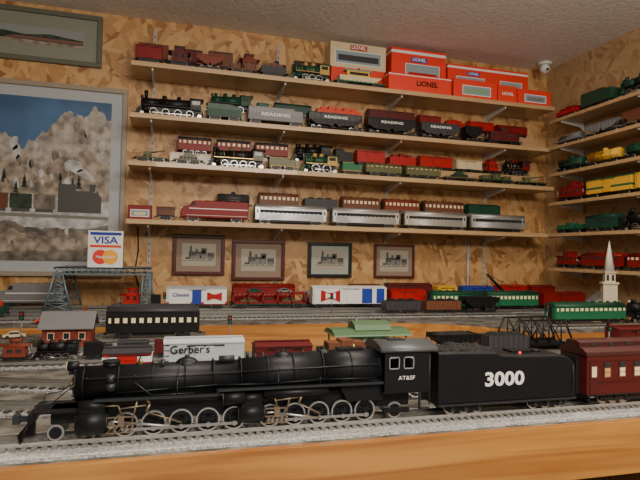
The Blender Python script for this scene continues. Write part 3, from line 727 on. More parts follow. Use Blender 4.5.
# hero passenger coach
def hero_coach(x0,L):
    r=thing('passenger_car','maroon heavyweight model passenger coach behind the black tender','model train',(x0+L/2,YT,ZRF))
    C=mat('coach_maroon',(.085,.010,.010),.4,0,.15); w=.029; h=.080
    b=MB(); b.box(-L/2,L/2,-w,w,.018,h,C); b.box(-L/2,L/2,-w-.001,w+.001,.0165,.0185,BLK); b.box(-L*.28,L*.28,-w+.008,w-.008,.006,.017,BLK)
    for y in (-w,w):
        for z in (.036,.0385,.062,.070): b.box(-L/2,L/2,y-.0008,y+.0008,z,z+.001,C)
    b.ob('body',r)
    b=MB(); R=mat('coach_roof',(.05,.012,.011),.45,0,.1)
    b.prism([(-w-.002,h-.001),(-w-.001,h+.004),(-w+.007,h+.009),(-.015,h+.0105),(-.015,h+.017),(-.008,h+.020),(.008,h+.020),(.015,h+.017),(.015,h+.0105),(w-.007,h+.009),(w+.001,h+.004),(w+.002,h-.001)],'x',-L/2-.002,L/2+.002,R)
    for i in range(12):
        for y in (-.0155,.0155): b.box(-L/2+.02+i*(L-.05)/11,-L/2+.03+i*(L-.05)/11,y-.0004,y+.0004,h+.012,h+.016,GLASSY)
    b.ob('roof',r)
    n=13; TR=mat('window_trim_brown',(.2,.06,.04),.4); DM=mat('door_maroon',(.07,.012,.012),.4)
    for i in range(n):
        x=-L/2+.038+(L-.076)*i/(n-1); tm=CREAMW if i%3 else mat('amber_window',(.55,.33,.12),.3,emis=.1)
        for y in (-w-.0008,w+.0008):
            b=MB()
            b.box(x-.0065,x+.0065,y-.0006,y+.0006,.044,.0605,TR); b.box(x-.0048,x+.0048,y-.001,y+.001,.046,.0590,tm); b.box(x-.0048,x+.0048,y-.0013,y+.0013,.0521,.0528,C)
            b.box(x-.0048,x+.0048,y-.0008,y+.0008,.0600,.068,GLASSY)
            b.ob('window',r)
    for x in (-L/2+.013,L/2-.013):
        for y in (-w-.0006,w+.0006):
            b=MB()
            b.box(x-.0075,x+.0075,y-.0004,y+.0004,.020,.068,DM); b.box(x-.0045,x+.0045,y-.0008,y+.0008,.046,.062,CREAMW); b.ob('door',r)
        b=MB(); b.box(x-.009,x+.009,-w-.001,w+.001,.006,.008,BLK); b.box(x-.009,x-.007,-w,w,.006,.018,BLK); b.ob('step',r)
    b=MB(); b.box(-L/2-.006,-L/2,-.013,.013,.018,.076,BLK); b.ob('vestibule_bellows',r)
    for cx in (-L/2+.06,L/2-.06):
        b=MB()
        for k in (-.02,0,.02):
            for y in (-.0165,.0165): b.cyl((cx+k,y-.002,.0092),(cx+k,y+.002,.0092),.0092,STEEL,n=16)
            b.cyl((cx+k,-.0165,.0092),(cx+k,.0165,.0092),.002,BLK,n=6)
        for y in (-.023,.023):
            b.box(cx-.03,cx+.03,y-.0015,y+.0015,.007,.0125,BLK)
            for k in (-.02,0,.02): b.box(cx+k-.003,cx+k+.003,y-.0028,y+.0028,.006,.013,BLK)
        b.box(cx-.005,cx+.005,-.02,.02,.011,.0175,BLK); b.ob('truck',r)
    link('coupler',coup_me(),r,(-L/2-.006,0,0),rot=(0,0,math.pi))
hero_coach(.622,.42)

# ---------------------------------------------------------------- shelves on back wall
SD=.178; ST=.018
SZ=[2.19,2.0,1.825,1.613]; X0=-.165; X1=1.655
RIS=[.034,.060,.056,.062]; RX=[(-.16,.60),(.10,1.64),(-.02,1.64),(.13,1.50)]
METW=mat('white_bracket',(.62,.6,.55),.4)
METG=mat('tan_gray_strip',(.45,.40,.33),.5)
for i,z in enumerate(SZ):
    t=thing('display_shelf','long pine wall shelf on white metal brackets','shelf',(0,YB,z),group='wall shelves holding model trains')
    b=MB(); b.box(X0,X1,-SD,-.006,-ST,0,SHELFW); b.ob('board',t,bevel=.001)
    for x in (-.09,.41,.91,1.41):
        b=MB(); b.prism([(-.16,-ST),(-.004,-ST),(-.004,-ST-.045),(-.02,-ST-.03),(-.16,-ST-.008)],'x',x-.003,x+.003,METW); b.ob('bracket',t)
    t=thing('display_riser','narrow pine riser raising a second row of trains','shelf riser',(0,YB,z),group='wooden risers on the wall shelves')
    a,e=RX[i]; b=MB(); b.box(a,e,-.084,-.080,0,RIS[i]-.004,SHELFW); b.box(a,e,-.012,-.008,0,RIS[i]-.004,SHELFW); b.box(a,e,-.086,-.006,RIS[i]-.004,RIS[i],SHELFW); b.ob('riser_board',t)
for x in (-.09,.41,.91,1.41):
    t=thing('shelf_standard','slotted metal strip screwed to strand board','bracket rail',(x,YB-.001,0),group='slotted shelf standards')
    b=MB(); b.box(-.007,.007,-.004,0,1.36,2.38,METG)
    for k in range(40): b.box(-.0015,.0015,-.0045,-.0035,1.37+k*.025,1.38+k*.025,BLK)
    b.ob('rail_strip',t)
W1='on wooden wall shelf'
YA=2.058; YBk=2.155
def row(y,z,lst,where=W1):
    for e in lst:
        kw=dict(e[4]) if len(e)>4 else {}
        car(e[0],e[1],e[2],y,z,e[3],where,**kw)
z=SZ[0]
row(YA,z,[('boxcar',-.16,-.05,'dark red',{'H':.07}),('caboose',-.045,.055,'maroon',{'H':.08}),('hopper',.06,.175,'reddish brown',{'H':.055}),('flat',.18,.30,'brown',{'load':'crates','lc':'brown'}),('gondola',.305,.42,'dark gray',{'load':'brown','H':.04}),
 ('steam',.425,.60,'dark green',{'n':3,'H':.08,'accent':'gold'}),('flat',.605,.84,'green',{'load':'boat','lc':'cream'})])
row(YBk,z+RIS[0],[('boxcar',-.155,-.03,'reddish brown',{'H':.08}),('boxcar',-.02,.10,'maroon',{'H':.075}),('boxcar',.11,.22,'brown',{'H':.08}),('caboose',.23,.33,'reddish brown',{'H':.085}),('tank',.34,.45,'dark gray',{'H':.072}),('boxcar',.46,.59,'maroon',{'H':.082})])
z=SZ[1]
row(YA,z,[('steam',-.15,.10,'black',{'n':4,'H':.096}),('tender',.105,.25,'dark green',{'H':.064}),('tender',.26,.49,'gray',{'H':.068,'txt':'READING','tsize':.018}),
 ('hopper',.50,.74,'black',{'txt':'READING'}),('hopper',.75,.98,'black',{'txt':'READING'}),('hopper',.99,1.19,'dark gray',{'txt':'READING'}),('hopper',1.2,1.30,'black'),('caboose',1.31,1.50,'maroon',{'H':.08})])
row(YBk,z+RIS[1],[('steam',.11,.30,'dark green',{'n':3,'H':.08}),('boxcar',.31,.37,'green',{'H':.055}),('passenger',.38,.55,'dark green',{'H':.062}),('gondola',.56,.77,'orange',{'load':'orange','H':.05}),('boxcar',.79,1.02,'maroon',{'H':.075}),
 ('boxcar',1.03,1.15,'dark red',{'H':.07}),('gondola',1.16,1.27,'red',{'load':'red'}),('boxcar',1.28,1.42,'red',{'H':.065}),('boxcar',1.43,1.6,'dark red',{'H':.06})])
z=SZ[2]
row(YA,z,[('flat',-.155,-.02,'olive green',{'load':'gun','lc':'olive green'}),('flat',-.015,.11,'olive green',{'load':'military','lc':'olive green'}),('steam',.115,.34,'black',{'n':4,'H':.078,'accent':'olive green'}),('tender',.345,.47,'olive green',{'accent':'gold','H':.05}),
 ('steam',.475,.64,'dark green',{'n':2,'H':.078,'accent':'gold'}),('tender',.645,.74,'green',{'accent':'gold','H':.05}),('passenger',.745,.92,'olive green',{'H':.056,'win':CREAMW}),
 ('passenger',.925,1.10,'olive green',{'H':.056,'win':CREAMW}),('flat',1.105,1.28,'olive green',{'load':'military','lc':'dark green'}),('flat',1.285,1.46,'dark green',{'load':'crates','lc':'olive green'}),('flat',1.465,1.64,'olive green',{'load':'gun','lc':'olive green'})])
row(YBk,z+RIS[2],[('passenger',.0,.145,'dark red',{'H':.07,'win':CREAMW,'roof':'dark gray'}),('passenger',.15,.30,'dark red',{'H':.07,'win':CREAMW,'roof':'dark gray'}),('passenger',.305,.455,'dark red',{'H':.07,'win':CREAMW,'roof':'dark gray'}),('steam',.46,.64,'black',{'n':3,'H':.08}),('tender',.645,.735,'black'),
 ('boxcar',.74,.885,'red',{'H':.07}),('gondola',.89,1.03,'red',{'load':'dark red','H':.05}),('boxcar',1.035,1.21,'red',{'H':.066}),('boxcar',1.215,1.36,'cream',{'H':.062}),('caboose',1.37,1.46,'red',{'H':.075}),('steam',1.465,1.62,'black',{'n':3,'H':.078,'accent':'dark red'})])
z=SZ[3]
row(YA,z,[('boxcar',-.07,.012,'brown',{'H':.05}),('diesel',.017,.285,'dark red',{'H':.078})])
for a,e in ((.295,.597),(.607,.912),(.922,1.225),(1.235,1.52)):
    car('passenger',a,e,YA,z,'silver',W1,H=.078,flute=True,label='fluted silver streamlined model passenger coach on wall shelf')
row(YBk,z+RIS[3],[('tank',.15,.31,'dark gray',{'H':.068}),('passenger',.325,.505,'brown',{'H':.072,'win':CREAMW}),('gondola',.515,.67,'dark gray',{'load':'coal','H':.055}),('passenger',.68,.86,'brown',{'H':.072,'win':CREAMW}),('passenger',.87,1.05,'reddish brown',{'H':.072,'win':CREAMW}),
 ('passenger',1.06,1.27,'brown',{'H':.072,'win':CREAMW}),('boxcar',1.28,1.46,'dark green',{'H':.068})])

# packaging boxes
FILM=mat('clear_window_film',(.28,.36,.40),.1)
BOXR=mat('red_orange_card',(.78,.045,.018),.5)
def package(x0,x1,y0,y1,z0,z1,c,label,wins=(),txt=None,stripe=None,tz=.5,tx=0,tsize=.02,tcol='white',plate=None,rot=0):
    r=thing('package_box',label,'cardboard box',((x0+x1)/2,(y0+y1)/2,z0),rot,group='train packaging boxes on the wall shelves')
    CC=BOXR if c=='orange' else P(c)
    L=x1-x0;D=y1-y0;H=z1-z0; b=MB(); b.box(-L/2,L/2,-D/2,D/2,0,H,CC); 
    if stripe: b.box(-L/2-.0005,L/2+.0005,-D/2-.0006,D/2,H*.90,H*.96,P(stripe))
    b.ob('carton',r,bevel=.001)
    b=MB(); b.box(-L/2-.0008,L/2+.0008,-D/2-.0008,D/2+.0008,H-.001,H+.001,CC); b.ob('lid_flap',r)
    for win in wins:
        b=MB(); a,e=win[0],win[1]; q=-D/2-.001
        b.box(-L/2+L*a,-L/2+L*e,q,q+.0008,H*.16,H*.70,P('white'))
        b.box(-L/2+L*a+.003,-L/2+L*e-.003,q-.0003,q+.0005,H*.16+.003,H*.70-.003,FILM)
        b.box(-L/2+L*a+.014,-L/2+L*e-.014,q-.0006,q+.0002,H*.28,H*.52,P(win[2]))
        b.ob('display_window',r)
    if txt:
        if plate: b=MB(); hw=tsize*1.9; b.box(tx-hw,tx+hw,-D/2-.0014,-D/2-.0006,H*tz-tsize*.55,H*tz+tsize*.55,P(plate)); b.ob('label_panel',r)
        lettering(r,txt,tx,-D/2-.0022,H*tz,tsize,P(tcol),.02)
z=SZ[0]
package(.845,1.135,2.03,2.09,z,z+.072,'orange','long red-orange train box with white printing',txt='LIONEL',stripe='white',tz=.5,tx=.03,tsize=.03,tcol='black')
package(.62,.86,2.115,2.19,z,z+.098,'orange','red-orange cardboard train box under another box')
package(.615,.865,2.115,2.19,z+.0995,z+.205,'cream','cream and black lettered train box on top of stack',wins=((.08,.92,'dark gray'),),txt='LIONEL',tz=.84,tsize=.02,tcol='white',plate='red')
package(.885,1.145,2.10,2.19,z,z+.208,'orange','large red-orange train box with window and white stripe',wins=((.25,.88,'red'),),stripe='white',txt='LIONEL',tz=.79,tsize=.02,tcol='white',plate='blue')
package(1.155,1.57,2.10,2.19,z,z+.168,'orange','long red-orange train box with two display windows',wins=((.10,.45,'gray'),(.64,.92,'blue')),stripe='white',txt='LIONEL',tz=.79,tx=-.08,tsize=.016,tcol='white',plate='blue')
package(1.145,1.36,2.03,2.09,z,z+.078,'orange','red-orange train box with clear display window',wins=((.2,.85,'pale green'),))
package(1.365,1.46,2.03,2.09,z,z+.072,'orange','small red-orange train box with white printing',txt='LIONEL',tsize=.018,tcol='white')
package(1.465,1.64,2.03,2.09,z,z+.066,'orange','red-orange train box with clear display window',wins=((.2,.85,'gray'),))
z=SZ[3]; package(-.16,-.078,2.03,2.09,z,z+.05,'dark red','small dark red and white train box',wins=((.1,.9,'cream'),))

# ---------------------------------------------------------------- shelves on right wall
RZ=[2.12,2.0,1.88,1.75,1.612,1.46]
for z in RZ:
    t=thing('display_shelf','short pine shelf mounted on tan side wall','shelf',(XR,0,z),group='side wall shelves holding model trains')
    b=MB(); b.box(-.13,-.003,.9,2.015,-.014,0,SHELFW); b.ob('board',t,bevel=.001)
    for y in (1.1,1.55,1.95):
        b=MB(); b.prism([(-.12,-.014),(-.002,-.014),(-.002,-.05),(-.02,-.035),(-.12,-.02)],'y',y-.003,y+.003,METW); b.ob('bracket',t)
W2='on side wall shelf'
def rrow(z,lst):
    for e in lst:
        kw=dict(e[4]) if len(e)>4 else {}
        car(e[0],e[1],e[2],1.66,z,e[3],W2,rot=-math.pi/2,axis='y',**kw)
rrow(RZ[0],[('gondola',1.86,2.0,'red',{'load':'dark red','H':.03}),('tender',1.68,1.85,'dark green',{'H':.07}),('steam',1.42,1.67,'dark green',{'n':4,'H':.085}),('passenger',1.17,1.41,'dark green')])
rrow(RZ[1],[('flat',1.84,2.0,'gray',{'load':'pipes','lc':'gray'}),('hopper',1.64,1.83,'gray',{'H':.05}),('hopper',1.44,1.63,'brown',{'H':.06}),('boxcar',1.22,1.43,'brown')])
rrow(RZ[2],[('tank',1.83,2.0,'dark green'),('tank',1.64,1.825,'yellow'),('tank',1.45,1.635,'green'),('tank',1.25,1.44,'yellow')])
rrow(RZ[3],[('caboose',1.82,1.99,'dark red'),('boxcar',1.58,1.815,'yellow',{'band':'green','roof':'green'}),('boxcar',1.34,1.575,'yellow')])
rrow(RZ[4],[('flat',1.83,2.0,'dark green',{'load':'crates','lc':'green'}),('passenger',1.65,1.82,'dark green',{'H':.07}),('steam',1.38,1.64,'black')])
rrow(RZ[5],[('caboose',1.85,2.0,'dark red',{'H':.075}),('passenger',1.62,1.84,'dark red',{'H':.068}),('passenger',1.38,1.61,'dark red',{'H':.068,'win':CREAMW})])

# ---------------------------------------------------------------- back bench trains
W3='on raised layout track'
row(1.96,ZRB,[('caboose',-.18,-.085,'red',{'H':.075}),('gondola',-.083,-.028,'black',{'H':.05}),
 ('boxcar',-.026,.20,'white',{'H':.08,'roof':'light gray','panels':[(.05,.40,'white'),(.62,.97,'white')],'band':'red','bandz':(.0,.16),'door':'blue','txt':'Chessie','tc':'blue','tsize':.018,'ts':-.055,'logo':[(.062,.046,.026,'red')]}),
 ('flat',.205,.50,'dark green',{'load':'autos'}),
 ('boxcar',.505,.82,'white',{'H':.084,'roof':'white','panels':[(.66,.8,'blue'),(.86,.97,'blue')],'door':'white','logo':[(-.08,.048,.038,'red'),(-.08,.048,.02,'white')]}),
 ('boxcar',.825,.99,'red',{'H':.072}),('flat',1.30,1.50,'black',{'load':'crane','lc':'black'})],W3)
row(1.86,ZRB,[('passenger',.95,1.185,'green',{'H':.074,'win':CREAMW,'roof':'dark green'}),('passenger',1.19,1.44,'green',{'H':.074,'win':CREAMW,'roof':'dark green'}),('boxcar',1.45,1.67,'dark red',{'H':.07})],W3)
row(2.08,ZRB,[('boxcar',.70,.85,'brown',{'H':.085}),('boxcar',.86,1.08,'maroon',{'H':.09}),('boxcar',1.09,1.2,'yellow',{'H':.08}),('boxcar',1.21,1.38,'blue',{'H':.08}),('boxcar',1.39,1.55,'red',{'H':.085}),('boxcar',1.56,1.7,'dark red',{'H':.085}),('tank',.5,.68,'silver'),('passenger',.22,.48,'dark red',{'H':.085,'win':CREAMW}),('boxcar',-.8,-.6,'gray'),('diesel',-.59,-.36,'gray',{'H':.08})],W3)
row(1.76,ZRB,[('gondola',.72,.87,'dark gray',{'load':'coal'}),('gondola',.875,1.03,'brown',{'load':'coal','H':.045}),('hopper',1.035,1.19,'black',{'H':.058}),('gondola',-.75,-.6,'maroon',{'load':'yellow'}),('gondola',-.59,-.46,'dark green',{'load':'orange','H':.035})],W3)
row(1.43,ZRB,[('passenger',1.15,1.44,'green',{'H':.068,'win':CREAMW,'roof':'dark green'}),('steam',1.45,1.70,'black',{'H':.08})],W3)
W4='on the layout track'
row(.97,ZRF,[('boxcar',-.115,-.022,'red',{'H':.062,'band':'white','bandz':(.6,.85),'roof':'dark gray'}),('boxcar',-.018,.135,'light gray',{'H':.076,'roof':'light gray','door':'light gray','txt':"Gerber's",'tc':'black','tsize':.019,'ts':-.025,'tzf':.80}),
 ('boxcar',.14,.26,'maroon',{'H':.066}),('gondola',.265,.38,'dark green',{'load':'brown','H':.05}),('tank',.385,.52,'black',{'H':.06})],W4)
row(1.11,ZRF,[('hopper',.57,.70,'black',{'H':.05}),('gondola',.705,.83,'dark gray',{'load':'coal'}),('boxcar',1.08,1.23,'maroon',{'H':.06}),('gondola',1.24,1.38,'brown')],W4)
row(1.46,ZRF,[('passenger',-.165,.08,'black',{'H':.083,'clere':True,'win':CREAMW,'roof':'dark gray'})],W4)
row(1.33,ZRF,[('gondola',-.56,-.44,'olive green',{'load':'yellow','H':.035})],W4)
def small(kind,x,L,c,s=.52,**kw):
    r=car(kind,0,L,1.20,ZRF,c,W4,label='small-scale '+c+' '+DESC[kind]+' on gray ballast',grp='small-scale trains on the layout',**kw); r.location.x=x; r.scale=(s,s,s)
small('steam',-.225,.18,'black',n=3,H=.085); small('tender',-.145,.12,'black'); small('boxcar',-.075,.14,'dark gray',H=.07); small('boxcar',.0,.14,'maroon',H=.07); small('hopper',.07,.12,'dark gray',H=.06); small('caboose',-.30,.12,'reddish brown',H=.085)

# toy automobiles
for x,y,z,c,rt in ((-.46,1.52,ZF,'yellow',.2),(-.53,1.45,ZF,'orange',-.1),(-.40,1.58,ZF,'cream',.3),(-.42,1.43,ZF,'red',.5),(-.16,1.695,ZB,'blue',0.1),(-.35,1.70,ZB,'orange',-.05)):
    r=thing('toy_automobile',c+' toy automobile parked on the train layout','toy car',(x,y,z),rt,'toy automobiles on the layout')
    b=MB(); auto_body(b,0,0,c,.9); b.ob('body',r)
for x,y,z,h in ((.14,1.32,ZF,.085),(.52,1.29,ZF,.075),(1.02,1.05,ZF,.09),(-.02,1.71,ZB,.09),(.55,1.81,ZB,.08),(1.1,1.37,ZB,.08),(-.34,1.40,ZF,.09)):
    r=thing('signal_post','small dark toy signal post with two lamps','model signal',(x,y,z),0,'toy signals on the layout')
    b=MB(); b.cyl((0,0,0),(0,0,.004),.008,BLK); b.cyl((0,0,.004),(0,0,h),.0015,P('gray'),n=8); b.ob('post',r)
    b=MB(); b.box(-.005,.005,-.003,.003,h-.02,h,BLK); b.ob('signal_head',r)
    for k,cc in enumerate(('red','green')):
        b=MB(); b.cyl((0,-.0045,h-.006-k*.009),(0,-.003,h-.006-k*.009),.0026,P(cc),n=10); b.ob('lamp',r)

# ---------------------------------------------------------------- buildings
def house():
    r=thing('toy_house','dark red toy building with gray gabled roof','model building',(-.245,1.46,ZF),.0)
    b=MB(); W=mat('brick_red_wall',(.22,.035,.022),.7,noise=.3,scale=120); b.box(-.055,.055,-.04,.04,0,.05,W); b.prism([(-.04,.05),(.04,.05),(0,.078)],'x',-.055,.055,W); b.ob('walls',r)
    b=MB(); G=P('gray')
    for s in (-1,1): b.prism([(0,.080),(s*.052,.0445),(s*.052,.0475),(0,.0835)],'x',-.063,.063,G)
    b.ob('roof',r)
    for x in (-.035,0,.035): b=MB(); b.box(x-.008,x+.008,-.0407,-.0400,.018,.036,P('cream')); b.box(x-.006,x+.006,-.0412,-.0404,.020,.034,GLASSY); b.ob('window',r)
    b=MB(); b.box(.03,.038,.005,.013,.06,.095,P('reddish brown')); b.ob('chimney',r)
house()
def station():
    r=thing('toy_station','small green-roofed toy station platform building','model building',(.455,1.20,ZF),0)
    b=MB(); b.box(-.10,.10,-.045,.045,0,.012,P('light gray')); b.ob('platform',r)
    b=MB(); b.box(-.045,.045,-.028,.028,.012,.055,P('pale green')); b.ob('walls',r)
    for x in (-.03,0,.03): b=MB(); b.box(x-.008,x+.008,-.0288,-.028,.024,.045,GLASSY); b.ob('window',r)
    b=MB(); G=mat('station_roof_green',(.075,.14,.07),.5)
    b.prism([(-.047,.055),(.047,.055),(.02,.066),(-.02,.066)],'x',-.095,.095,G); b.prism([(-.03,.064),(.03,.064),(.022,.076),(0,.084),(-.022,.076)],'x',-.04,.05,G); b.box(-.096,.096,-.048,.048,.053,.0555,P('pale green')); b.ob('roof',r)
    b=MB(); b.box(-.032,-.026,-.005,.001,.076,.092,P('gray')); b.ob('chimney',r)
    for x in (-.085,.085):
        for y in (-.035,.035): b=MB(); b.cyl((x,y,.012),(x,y,.054),.002,P('green'),n=8); b.ob('post',r)
station()
def church():
    r=thing('toy_church','cream toy church with tall pointed steeple','model building',(1.468,1.53,ZB),-.5)
    C=mat('church_cream',(.55,.47,.33),.6); b=MB()
    b.box(-.045,.045,-.04,.06,0,.07,C); b.prism([(-.045,.07),(.045,.07),(0,.105)],'y',-.04,.06,C); b.ob('nave',r)
    b=MB()
    for s in (-1,1): b.prism([(0,.109),(s*.051,.067),(s*.051,.063),(0,.105)],'y',-.044,.064,P('gray'))
    b.ob('roof',r)
    b=MB(); b.box(-.022,.022,-.062,-.03,0,.14,C); b.box(-.026,.026,-.066,-.026,.137,.143,C); b.box(-.016,.016,-.06,-.032,.143,.175,C)
    for x in (-.008,.008): b.box(x-.004,x+.004,-.0606,-.0600,.148,.168,GLASSY)
    b.box(-.019,.019,-.064,-.028,.175,.179,C); b.ob('bell_tower',r)
    b=MB(); b.cyl((0,-.046,.179),(0,-.046,.285),.018,mat('steeple_white',(.6,.57,.5),.5),r1=.0008,n=8); b.ob('steeple',r)
    b=MB(); b.prism([(-.009,0),(.009,0),(.009,.025),(0,.034),(-.009,.025)],'y',-.0632,-.062,P('brown')); b.ob('door',r)
church()
def bridge():
    r=thing('truss_bridge','black girder truss bridge standing on the layout','model bridge',(.935,1.215,ZF),.0)
    K=P('black')
    for y in (-.035,.035):
        b=MB(); b.box(-.095,.095,y-.0015,y+.0015,.018,.023,K); b.box(-.07,.07,y-.0015,y+.0015,.078,.082,K)
        xs=[-.095,-.057,-.019,.019,.057,.095]
        for i,x in enumerate(xs):
            if abs(x)<.08: b.cyl((x,y,.02),(x,y,.08),.002,K,n=6)
        b.cyl((-.095,y,.02),(-.068,y,.08),.0028,K,n=6); b.cyl((.095,y,.02),(.068,y,.08),.0028,K,n=6)
        for i in range(1,4): b.cyl((xs[i],y,.08),(xs[i+1],y,.02),.0018,K,n=6); b.cyl((xs[i],y,.02),(xs[i+1],y,.08),.0018,K,n=6)
        b.ob('truss',r)
    b=MB(); b.box(-.095,.095,-.035,.035,.014,.018,K); b.ob('deck',r)
    for x in (-.09,.09): b=MB(); b.box(x-.006,x+.006,-.036,.036,0,.015,P('gray')); b.ob('pier',r)
bridge()
def gantry():
    r=thing('signal_gantry','blue-gray lattice gantry bridge spanning toy tracks','model bridge',(0,1.93,ZB+.0135),0)
    G=mat('gantry_blue_gray',(.15,.21,.25),.4,.2); ht=.12
    for cx,sp in ((-.36,.042),(-.085,.014)):
        for y in (-.02,.18):
            b=MB()
            b.cyl((cx-sp,y,0),(cx-.012,y,ht),.0036,G,n=6); b.cyl((cx+sp,y,0),(cx+.012,y,ht),.0036,G,n=6)
            for k in range(5):
                f0=k/5;f1=(k+1)/5; w0=sp+(.012-sp)*f0; w1=sp+(.012-sp)*f1
                b.cyl((cx-w0,y,ht*f0),(cx+w1,y,ht*f1),.0018,G,n=5); b.cyl((cx+w0,y,ht*f0),(cx-w1,y,ht*f1),.0018,G,n=5); b.cyl((cx-w1,y,ht*f1),(cx+w1,y,ht*f1),.0018,G,n=5)
            b.ob('tower',r)
    b=MB()
    for z in (.12,.14): b.box(-.375,-.07,-.022,-.018,z,z+.004,G); b.box(-.375,-.07,.178,.182,z,z+.004,G)
    n=16
    for k in range(n):
        x=-.373+k*.3/n
        b.cyl((x,-.02,.121),(x+.3/n,-.02,.141),.0018,G,n=5); b.cyl((x+.3/n,-.02,.121),(x,-.02,.141),.0018,G,n=5)
    b.box(-.375,-.07,-.022,.18,.141,.144,G)
    b.ob('lattice_beam',r)
gantry()
def card_sign():
    r=thing('payment_sign','white card payment sign with blue and orange logos','sign',(-.222,1.95,ZB+.1578),0)
    b=MB(); b.box(-.056,.056,-.0015,.0015,0,.125,P('white')); b.ob('panel',r)
    for a,e,c in ((.110,.120,'blue'),(.068,.076,'orange')): b=MB(); b.box(-.05,.05,-.0025,-.0015,a,e,P(c)); b.ob('color_band',r)
    lettering(r,'VISA',0,-.0026,.092,.034,P('blue'),.02,1.15)
    for x,y,c in ((-.016,0,mat('logo_red',(.75,.04,.03),.5)),(.016,-.0007,mat('logo_orange',(.9,.42,.04),.5))):
        b=MB(); b.cyl((x,-.0022+y,.035),(x,-.0015+y,.035),.025,c,n=28); b.ob('card_logo',r)
    lettering(r,'MasterCard',0,-.0034,.035,.0125,P('white'),.02)
card_sign()

# ---------------------------------------------------------------- pictures on wall
def frame(x0,x1,z0,z1,fw,fc,mc,label,draw,mw,y=YB-.001,name='framed_picture'):
    r=thing(name,label,'picture',((x0+x1)/2,y,(z0+z1)/2),group=None)
    W=(x1-x0)/2;H=(z1-z0)/2; b=MB()
    b.box(-W,W,-.016,0,H-fw,H,fc); b.box(-W,W,-.016,0,-H,-H+fw,fc); b.box(-W,-W+fw,-.016,0,-H+fw,H-fw,fc); b.box(W-fw,W,-.016,0,-H+fw,H-fw,fc); b.ob('frame',r,bevel=.002)
    b=MB(); b.box(-W+fw,W-fw,-.006,-.001,-H+fw,H-fw,mc); b.ob('mat_board',r)
    b=MB(); draw(b,W-fw-mw,H-fw-mw,-.0065); b.ob('print',r); return r
PAPER=mat('aged_paper',(.42,.38,.31),.3); INK=mat('ink_gray',(.07,.07,.07),.5); INK2=mat('ink_midtone',(.2,.19,.17),.5)
def loco_print(b,w,h,y):
    b.box(-w,w,y,y+.0005,-h,h,PAPER); q=y-.0004
    def bx(x0,x1,z0,z1,m): b.box(x0*w,x1*w,q,y,z0*h,z1*h,m)
    bx(-.95,.95,-.56,-.48,INK2); bx(-.6,.15,-.2,.3,INK); bx(.12,.45,-.35,.6,INK); bx(.5,.9,-.35,.2,INK); bx(-.55,-.42,.3,.8,INK); bx(-.2,-.08,.3,.55,INK); bx(.2,.36,.15,.42,PAPER); bx(-.8,-.5,-.4,-.2,INK)
    for cx,rr in ((-.35,.2),(-.05,.28),(.25,.28),(.6,.16),(.76,.16)):
        b.cyl((cx*w,q-.0002,(-.46+rr)*h),(cx*w,q+.0002,(-.46+rr)*h),rr*h,INK2,n=16)
MAR=mat('maroon_frame',(.09,.016,.014),.3,0,.3); BFR=mat('black_frame',(.015,.014,.014),.3,0,.3)
M1=mat('tan_mat',(.28,.20,.15),.6); M2=mat('gray_teal_mat',(.36,.42,.38),.6)
frame(.0,.205,1.405,1.567,.014,MAR,M1,'maroon framed steam locomotive print with tan mat',loco_print,.022)
frame(.235,.455,1.385,1.552,.014,MAR,M1,'maroon framed steam locomotive print with tan mat',loco_print,.024)
frame(.556,.752,1.40,1.55,.014,BFR,M2,'black framed steam locomotive print with gray-green mat',loco_print,.016)
frame(.857,1.05,1.40,1.55,.010,MAR,M1,'thin maroon framed steam locomotive print with tan mat',loco_print,.018)
ROCK=mat('painted_snowy_rock',(.36,.33,.30),.35,noise=.4,scale=30); ROCK2=mat('painted_dark_rock',(.17,.15,.13),.35,noise=.5,scale=34); ROCK3=mat('painted_tan_rock',(.30,.25,.20),.35,noise=.5,scale=30)
SKY=mat('painted_sky',(.07,.15,.30),.35,noise=.3,scale=5); SNOW=mat('painted_snow',(.46,.46,.47),.35,noise=.35,scale=30)
TREE=mat('painted_pine',(.03,.05,.035),.4,noise=.5,scale=60)
